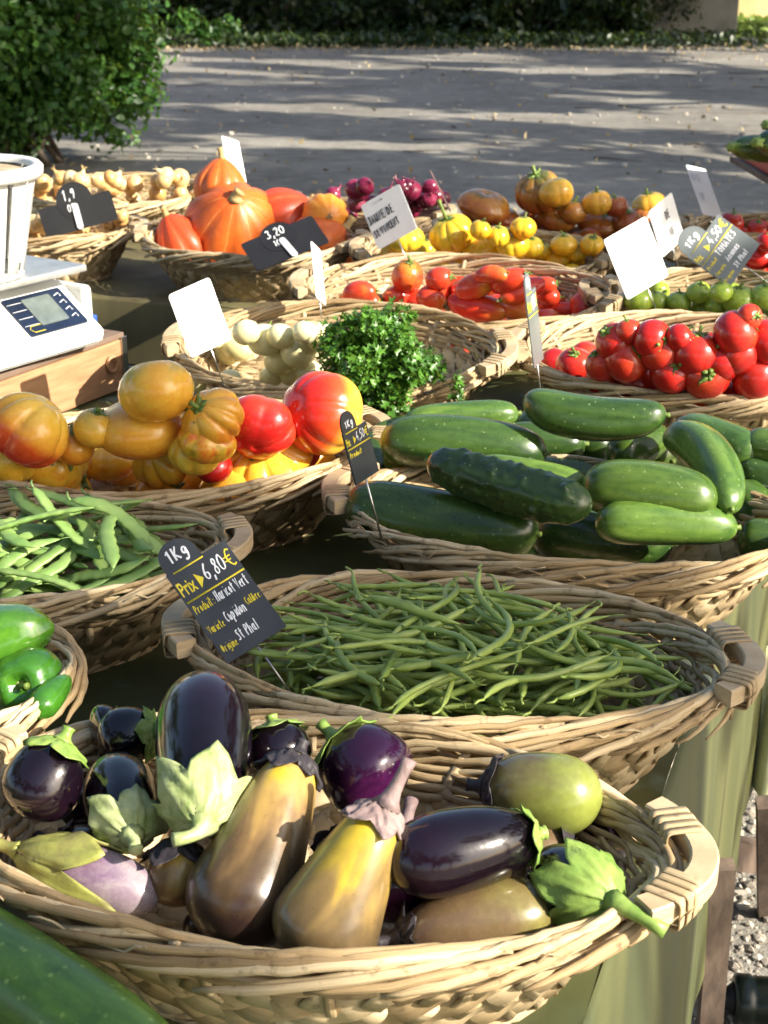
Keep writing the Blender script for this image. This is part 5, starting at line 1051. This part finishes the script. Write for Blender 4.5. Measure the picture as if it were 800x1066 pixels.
# ------------------------------------------------------------------ vegetation
def limb(mb, a, b, r0, r1, wob=.1, n=7):
    a = Vector(a); b = Vector(b); L = (b-a).length; sweep(mb, [a.lerp(b, i/n)+Vector((random.uniform(-1, 1), random.uniform(-1, 1), 0))*wob*L*.12*math.sin(i/n*PI) for i in range(n+1)], CIRC(8, 1, 1), [r0+(r1-r0)*i/n for i in range(n+1)])
random.seed(21)
bs = empty('bush', (-2.75, 11.2, 0)); tag(bs, 'dense green bush at the left behind the stall', 'bush')
lf = leaf_cloud('leaves', 'leaf_bush', (-.35, .0, 1.35), (1.50, 1.0, 1.45), 34000, .066, bs, 12, csize=.22)
leaf_cloud('leaves', 'leaf_bush', (.2, .0, .62), (1.02, .8, .62), 10000, .06, bs, 13, csize=.26)
tw = [(1.25+.045*k, -.1+.02*k, 1.03-.010*k+.06*math.sin(k)) for k in range(9)]; leaf_cloud('leafy_twig', 'leaf_bush', (1.5, 0, 1.0), (.35, .2, .22), 260, .055, bs, 14, clumps=tw, csize=.3)
mb = MB()
for k in range(16):
    a = random.uniform(0, 6.28); q = random.uniform(.3, 1); limb(mb, (random.uniform(-.5, .3), random.uniform(-.3, .3), 0), (-.3+1.2*q*math.cos(a), .8*q*math.sin(a), random.uniform(.9, 2.3)), .025, .008)
limb(mb, (.6, 0, .8), (1.62, .05, .98), .012, .004); mb.build('branches', 'bark', bs)
def hedge(x, y, w, d, h, label, seed, mat='leaf_hedge', n=9000, sz=.13):
    r = empty('hedge', (x, y, 0)); tag(r, label, 'hedge'); leaf_cloud('leaves', mat, (0, 0, h/2), (w/2, d/2, h/2), n, sz, r, seed, csize=.16, clumps=[(random.uniform(-w/2, w/2), random.uniform(-d*.4, d*.3), random.uniform(.05, h)) for _ in range(300)])
    mb = MB()
    for k in range(14): xx = random.uniform(-w*.45, w*.45); limb(mb, (xx, random.uniform(-.2, .2), 0), (xx+random.uniform(-.5, .5), 0, h*.8), .05, .02)
    mb.build('stems', 'bark', r); return r
hedge(-7.2, 27.0, 7, 2.0, 2.6, 'dark hedge at the far left edge of the lot, behind the bush', 31, n=20000)
hedge(-1.6, 27.4, 6.5, 2.2, 2.6, 'dark hedge in the middle of the far edge of the lot', 32, n=20000)
hedge(2.6, 27.0, 4.0, 1.6, 2.6, 'dark hedge with ivy in front of the grey wall', 33, n=14000)
mb = MB(); mb.add([(-40, 28.6, -.1), (1.9, 28.6, -.1), (1.9, 29.6, 1.9), (-40, 29.6, 1.9), (-40, 36, 2.4), (1.9, 36, 2.4), (1.9, 36, -.1)], [(0, 1, 2, 3), (3, 2, 5, 4), (1, 6, 5, 2)]); m_simple('backdrop_dark', (.018, .022, .010), (.05, .05, .025), 3, .95, .5, .05); tag(mb.build('dark_backdrop', 'backdrop_dark', smooth=False), kind='structure')  # dark bank added behind the hedge to stand for the far shade
mb = MB()      # undergrowth
uo = leaf_cloud('undergrowth', 'leaf_hedge', (0, 26.3, .15), (12, .6, .25), 9000, .10, None, 35, csize=.6, clumps=[(random.uniform(-10, 6), random.gauss(26.2, .3), .12) for _ in range(120)]); tag(uo, 'low dark ground plants along the hedge foot', 'undergrowth', kind='stuff')
wl = link('concrete_wall', boxm('concrete_wall', (4.6, .35, 3.2), (0, 0, 1.6), .02), 'concrete'); wl.location = (4.15, 27.9, 0); tag(wl, 'weathered grey wall at the upper right with dark ivy', 'wall')
iv = leaf_cloud('ivy', 'leaf_hedge', (4.2, 27.55, 1), (2, .12, 1), 2600, .09, None, 36, csize=.3, clumps=[(4.4+.1*random.gauss(0, 1), 27.6, z*.12) for z in range(20)]+[(3.6+.12*random.gauss(0, 1), 27.6, .5+z*.12) for z in range(16)]+[(5.2+.08*random.gauss(0, 1), 27.6, .5+z*.12) for z in range(16)]); tag(iv, 'dark ivy climbing the grey wall', 'ivy')
hs = empty('house', (10.8, 37, 0)); tag(hs, 'yellow plastered building in the sun at the top right corner', 'house')
link('wall', boxm('house_wall', (6, 5, 5), (0, 0, 2.5), .02), 'plaster', hs); link('window', boxm('window', (.9, .06, 1.2), (-.6, -2.51, 1.7), .01), 'blue_panel', hs); link('door', boxm('door', (.95, .06, 2.1), (1.2, -2.51, 1.06), .01), 'grey_wood', hs)
mbr = MB(); mbr.add([(-3.3, -2.8, 4.95), (3.3, -2.8, 4.95), (3.3, 0, 6.6), (-3.3, 0, 6.6), (3.3, 2.8, 4.95), (-3.3, 2.8, 4.95)], [(0, 1, 2, 3), (3, 2, 4, 5), (0, 5, 4, 1), (0, 3, 5), (1, 4, 2)]); mbr.build('roof', 'box_wood', hs, smooth=False)
gr = leaf_cloud('grass', 'leaf_grass', (9, 33, .1), (2.5, 3, .15), 7000, .16, None, 40, csize=.4, clumps=[(random.uniform(6.4, 10.5), random.uniform(29, 35), .08) for _ in range(150)]); tag(gr, 'sunlit tuft of grass at the foot of the yellow building', 'grass', kind='stuff')

# trees standing right of the lot, out of the picture, whose crowns throw the broken shade
def make_tree(h, cr, n, seed, sz=.20):
    r = empty('tree', (0, 0, 0)); mb = MB(); limb(mb, (0, 0, 0), (.1, .1, h*.55), .24, .13, .3); tips = []
    for k in range(11):
        a = k*2.4+random.random(); z = h*random.uniform(.28, .6); e = (cr*.75*math.cos(a), cr*.75*math.sin(a), z+h*random.uniform(.12, .35)); limb(mb, (.1*z/h, .1*z/h, z*.9), e, .07, .025, .5); tips.append(e)
    mb.build('trunk', 'bark', r); leaf_cloud('crown', 'leaf_tree', (0, 0, h*.63), (cr, cr, h*.37), n, sz, r, seed, csize=.17); return r
protoA = make_tree(11, 3.4, 3900, 51, .29); protoB = make_tree(9, 3.0, 3400, 52, .29)
SUN_EL, SUN_AZ = R(30), Vector((.80, -.42, 0)).normalized()       # SUN_AZ points towards the sun on the ground
def place_tree(proto, x, y, rz, s, first=False):
    if first: r = proto
    else:
        r = proto.copy(); COL.objects.link(r)
        for ch in proto.children: c = ch.copy(); COL.objects.link(c); c.parent = r
    r.location = (x, y, 0); r.rotation_euler = (0, 0, rz); r.scale = (s, s, s); tag(r, 'leafy tree beyond the right edge that shades the lot', 'tree', 'trees beside the lot'); return r
# unseen tree added right of the stall, leaf clumps set to shade chosen spots
SV = Vector((SUN_AZ.x*math.cos(SUN_EL), SUN_AZ.y*math.cos(SUN_EL), math.sin(SUN_EL)))
SHADE = [(480, 670, .92, .15), (380, 650, .92, .10), (590, 690, .92, .12), (560, 500, .92, .14), (450, 500, .92, .12), (640, 560, .9, .10), (90, 560, .92, .12), (0, 540, .9, .10), (190, 600, .85, .09), (330, 590, .8, .14), (400, 380, .93, .10), (620, 420, .9, .10), (720, 430, .9, .12), (580, 225, .95, .16), (640, 240, .95, .14), (220, 440, .95, .09),
 (160, 470, .9, .07), (70, 720, .9, .10), (20, 700, .93, .09), (40, 660, .93, .07), (170, 700, .85, .10), (560, 260, .93, .10), (400, 215, .95, .08), (190, 330, .7, .2), (290, 320, .7, .2), (60, 400, .85, .12), (180, 920, .9, .06), (560, 300, .93, .10), (800, 300, .95, .12), (760, 230, .95, .12), (300, 950, .85, .05), (500, 720, .85, .10), (640, 740, .85, .10), (300, 240, .93, .07), (700, 720, .6, .08), (140, 1050, .86, .07), (0, 950, .86, .06), (545, 450, .95, .08), (480, 480, .97, .08), (600, 520, .95, .08), (240, 930, .88, .05), (360, 960, .88, .04), (520, 950, .88, .05), (420, 960, .88, .05), (90, 570, .93, .12), (60, 930, .9, .06), (250, 1020, .84, .08), (760, 560, .92, .08), (700, 540, .92, .06)]
tb_ = at_z(450, 500, .9)+SV*6.0; shade_tree = empty('tree', (tb_.x+1.2, tb_.y-1.0, 0)); tag(shade_tree, 'unseen tree added beyond the right edge, its boughs shaped to shade the stall', 'tree')
cl_ = []; rs_ = random.Random(4)
LIT = [(260, 355, .96, .12), (300, 370, .96, .10), (205, 330, .98, .08), (270, 360, .92, .13), (230, 370, .92, .1), (660, 265, 1.02, .09), (560, 350, .95, .07), (600, 370, .92, .08), (420, 285, .95, .10), (350, 290, .93, .12), (500, 300, .95, .06), (100, 195, .93, .2), (170, 190, .93, .12), (80, 320, 1.0, .10), (60, 280, 1.0, .12), (20, 220, 1.05, .15), (265, 225, .97, .06), (220, 430, .95, .03), (165, 405, 1.0, .045), (130, 450, .95, .04), (270, 460, .93, .04), (30, 450, .95, .07), (60, 480, .93, .04), (150, 440, .95, .045), (350, 425, .97, .04),
 (110, 480, .94, .04), (190, 475, .94, .05), (213, 835, .95, .035), (130, 850, .93, .0), (300, 825, .93, .0), (370, 870, .93, .0), (480, 865, .95, .06), (590, 820, .93, .045), (700, 900, .9, .06), (500, 1010, .86, .08), (640, 980, .86, .06), (720, 480, .97, .06), (650, 350, .95, .05), (770, 345, .96, .05), (470, 245, .95, .035), (535, 255, .95, .03), (430, 200, .96, .03), (575, 190, 1, .02), (20, 545, .93, .03), (30, 760, .9, .05),
 (730, 640, .5, .10), (760, 700, .4, .10), (760, 960, 0, .3), (780, 850, 0, .3), (690, 245, 1, .03), (245, 160, 1, .04), (40, 390, .87, .04), (120, 375, .87, .04), (500, 820, .85, .05), (620, 590, .84, .06)]
LITP = [(at_z(x, y, z), r) for x, y, z, r in LIT]
def in_lit(c):
    for p, r in LITP:
        d = c-p; d = d-SV*d.dot(SV)
        if d.length < r+.085: return True
    return False
for (x, y, z, r) in SHADE:
    for k in range(max(3, int(r*70))):
        a = rs_.uniform(0, 6.28); q = r*rs_.random()**.5; c = at_z(x, y, z)+Vector((q*math.cos(a), q*math.sin(a), 0))+SV*rs_.uniform(5.6, 6.8)
        if not in_lit(c): cl_.append(tuple(c-shade_tree.location))
leaf_cloud('crown', 'leaf_tree', (0, 0, 0), (.06, .06, .06), 60*len(cl_), .045, shade_tree, 61, clumps=cl_, csize=1)
leaf_cloud('crown', 'leaf_tree', (.3, .2, 9.3), (1.8, 1.8, 1.1), 3500, .14, shade_tree, 62, csize=.25)
mb = MB(); limb(mb, (0, 0, 0), (.2, 0, 4.6), .20, .14, .3); limb(mb, (.2, 0, 4.5), (.3, .2, 9.3), .14, .05, .3)
for k in range(0, len(cl_), 9): c = cl_[k]; limb(mb, (.12, 0, 3.2), c, .03, .004, .25)
mb.build('trunk', 'bark', shade_tree)
AROUND = [(-9, -3), (-11, 4), (-12, 11), (-5.5, -8), (0, -10.5), (6, -12), (-8, -13), (3, -16), (-14, 19)]
TREES = [(protoA, 8.6, 2.5, 0, 1.0, True), (protoB, 9.2, 7.5, 1, 1.05, True), (protoA, 10.2, 13, 2, 1.05, False), (protoB, 10.6, 18, 3, 1.1, False), (protoB, 18.5, 10, 5, 1.25, False), (protoA, 9.6, 22.8, 1.5, 1.0, False), (protoB, 5.6, 31.2, 2.5, .7, False), (protoA, 14.5, 24, 2.2, 1.1, False)]  # the unseen trees beside the hedge are added to darken it
for a in TREES: place_tree(*a)
for k, (x, y) in enumerate(AROUND): t = place_tree(protoA if k % 2 else protoB, x, y, k*1.3, 1.15); tag(t, 'leafy tree on the open side behind and left of the stall', 'tree', 'trees around the market')
# ------------------------------------------------------------------ light
w = bpy.data.worlds.new('World'); sc.world = w; w.use_nodes = True; nt = w.node_tree; bg = nt.nodes['Background']; sk = nt.nodes.new('ShaderNodeTexSky'); sk.sky_type = 'NISHITA'; sk.sun_disc = False
sk.sun_elevation = SUN_EL; sk.dust_density = 2.5; sk.sun_rotation = math.atan2(SUN_AZ.x, SUN_AZ.y); nt.links.new(sk.outputs[0], bg.inputs[0]); bg.inputs[1].default_value = .105
sd = bpy.data.lights.new('sun', 'SUN'); sd.energy = 5; sd.angle = R(.53); sd.color = (1, .93, .80); sun = bpy.data.objects.new('sun', sd); COL.objects.link(sun)
sv = Vector((SUN_AZ.x*math.cos(SUN_EL), SUN_AZ.y*math.cos(SUN_EL), math.sin(SUN_EL))); sun.rotation_mode = 'QUATERNION'; sun.rotation_quaternion = sv.to_track_quat('Z', 'Y'); sun.location = sv*30
sc.view_settings.view_transform = 'Standard'; sc.view_settings.look = 'None'; sc.view_settings.exposure = 1.25; sc.view_settings.gamma = 1
sc.cycles.max_bounces = 6; sc.cycles.use_denoising = True
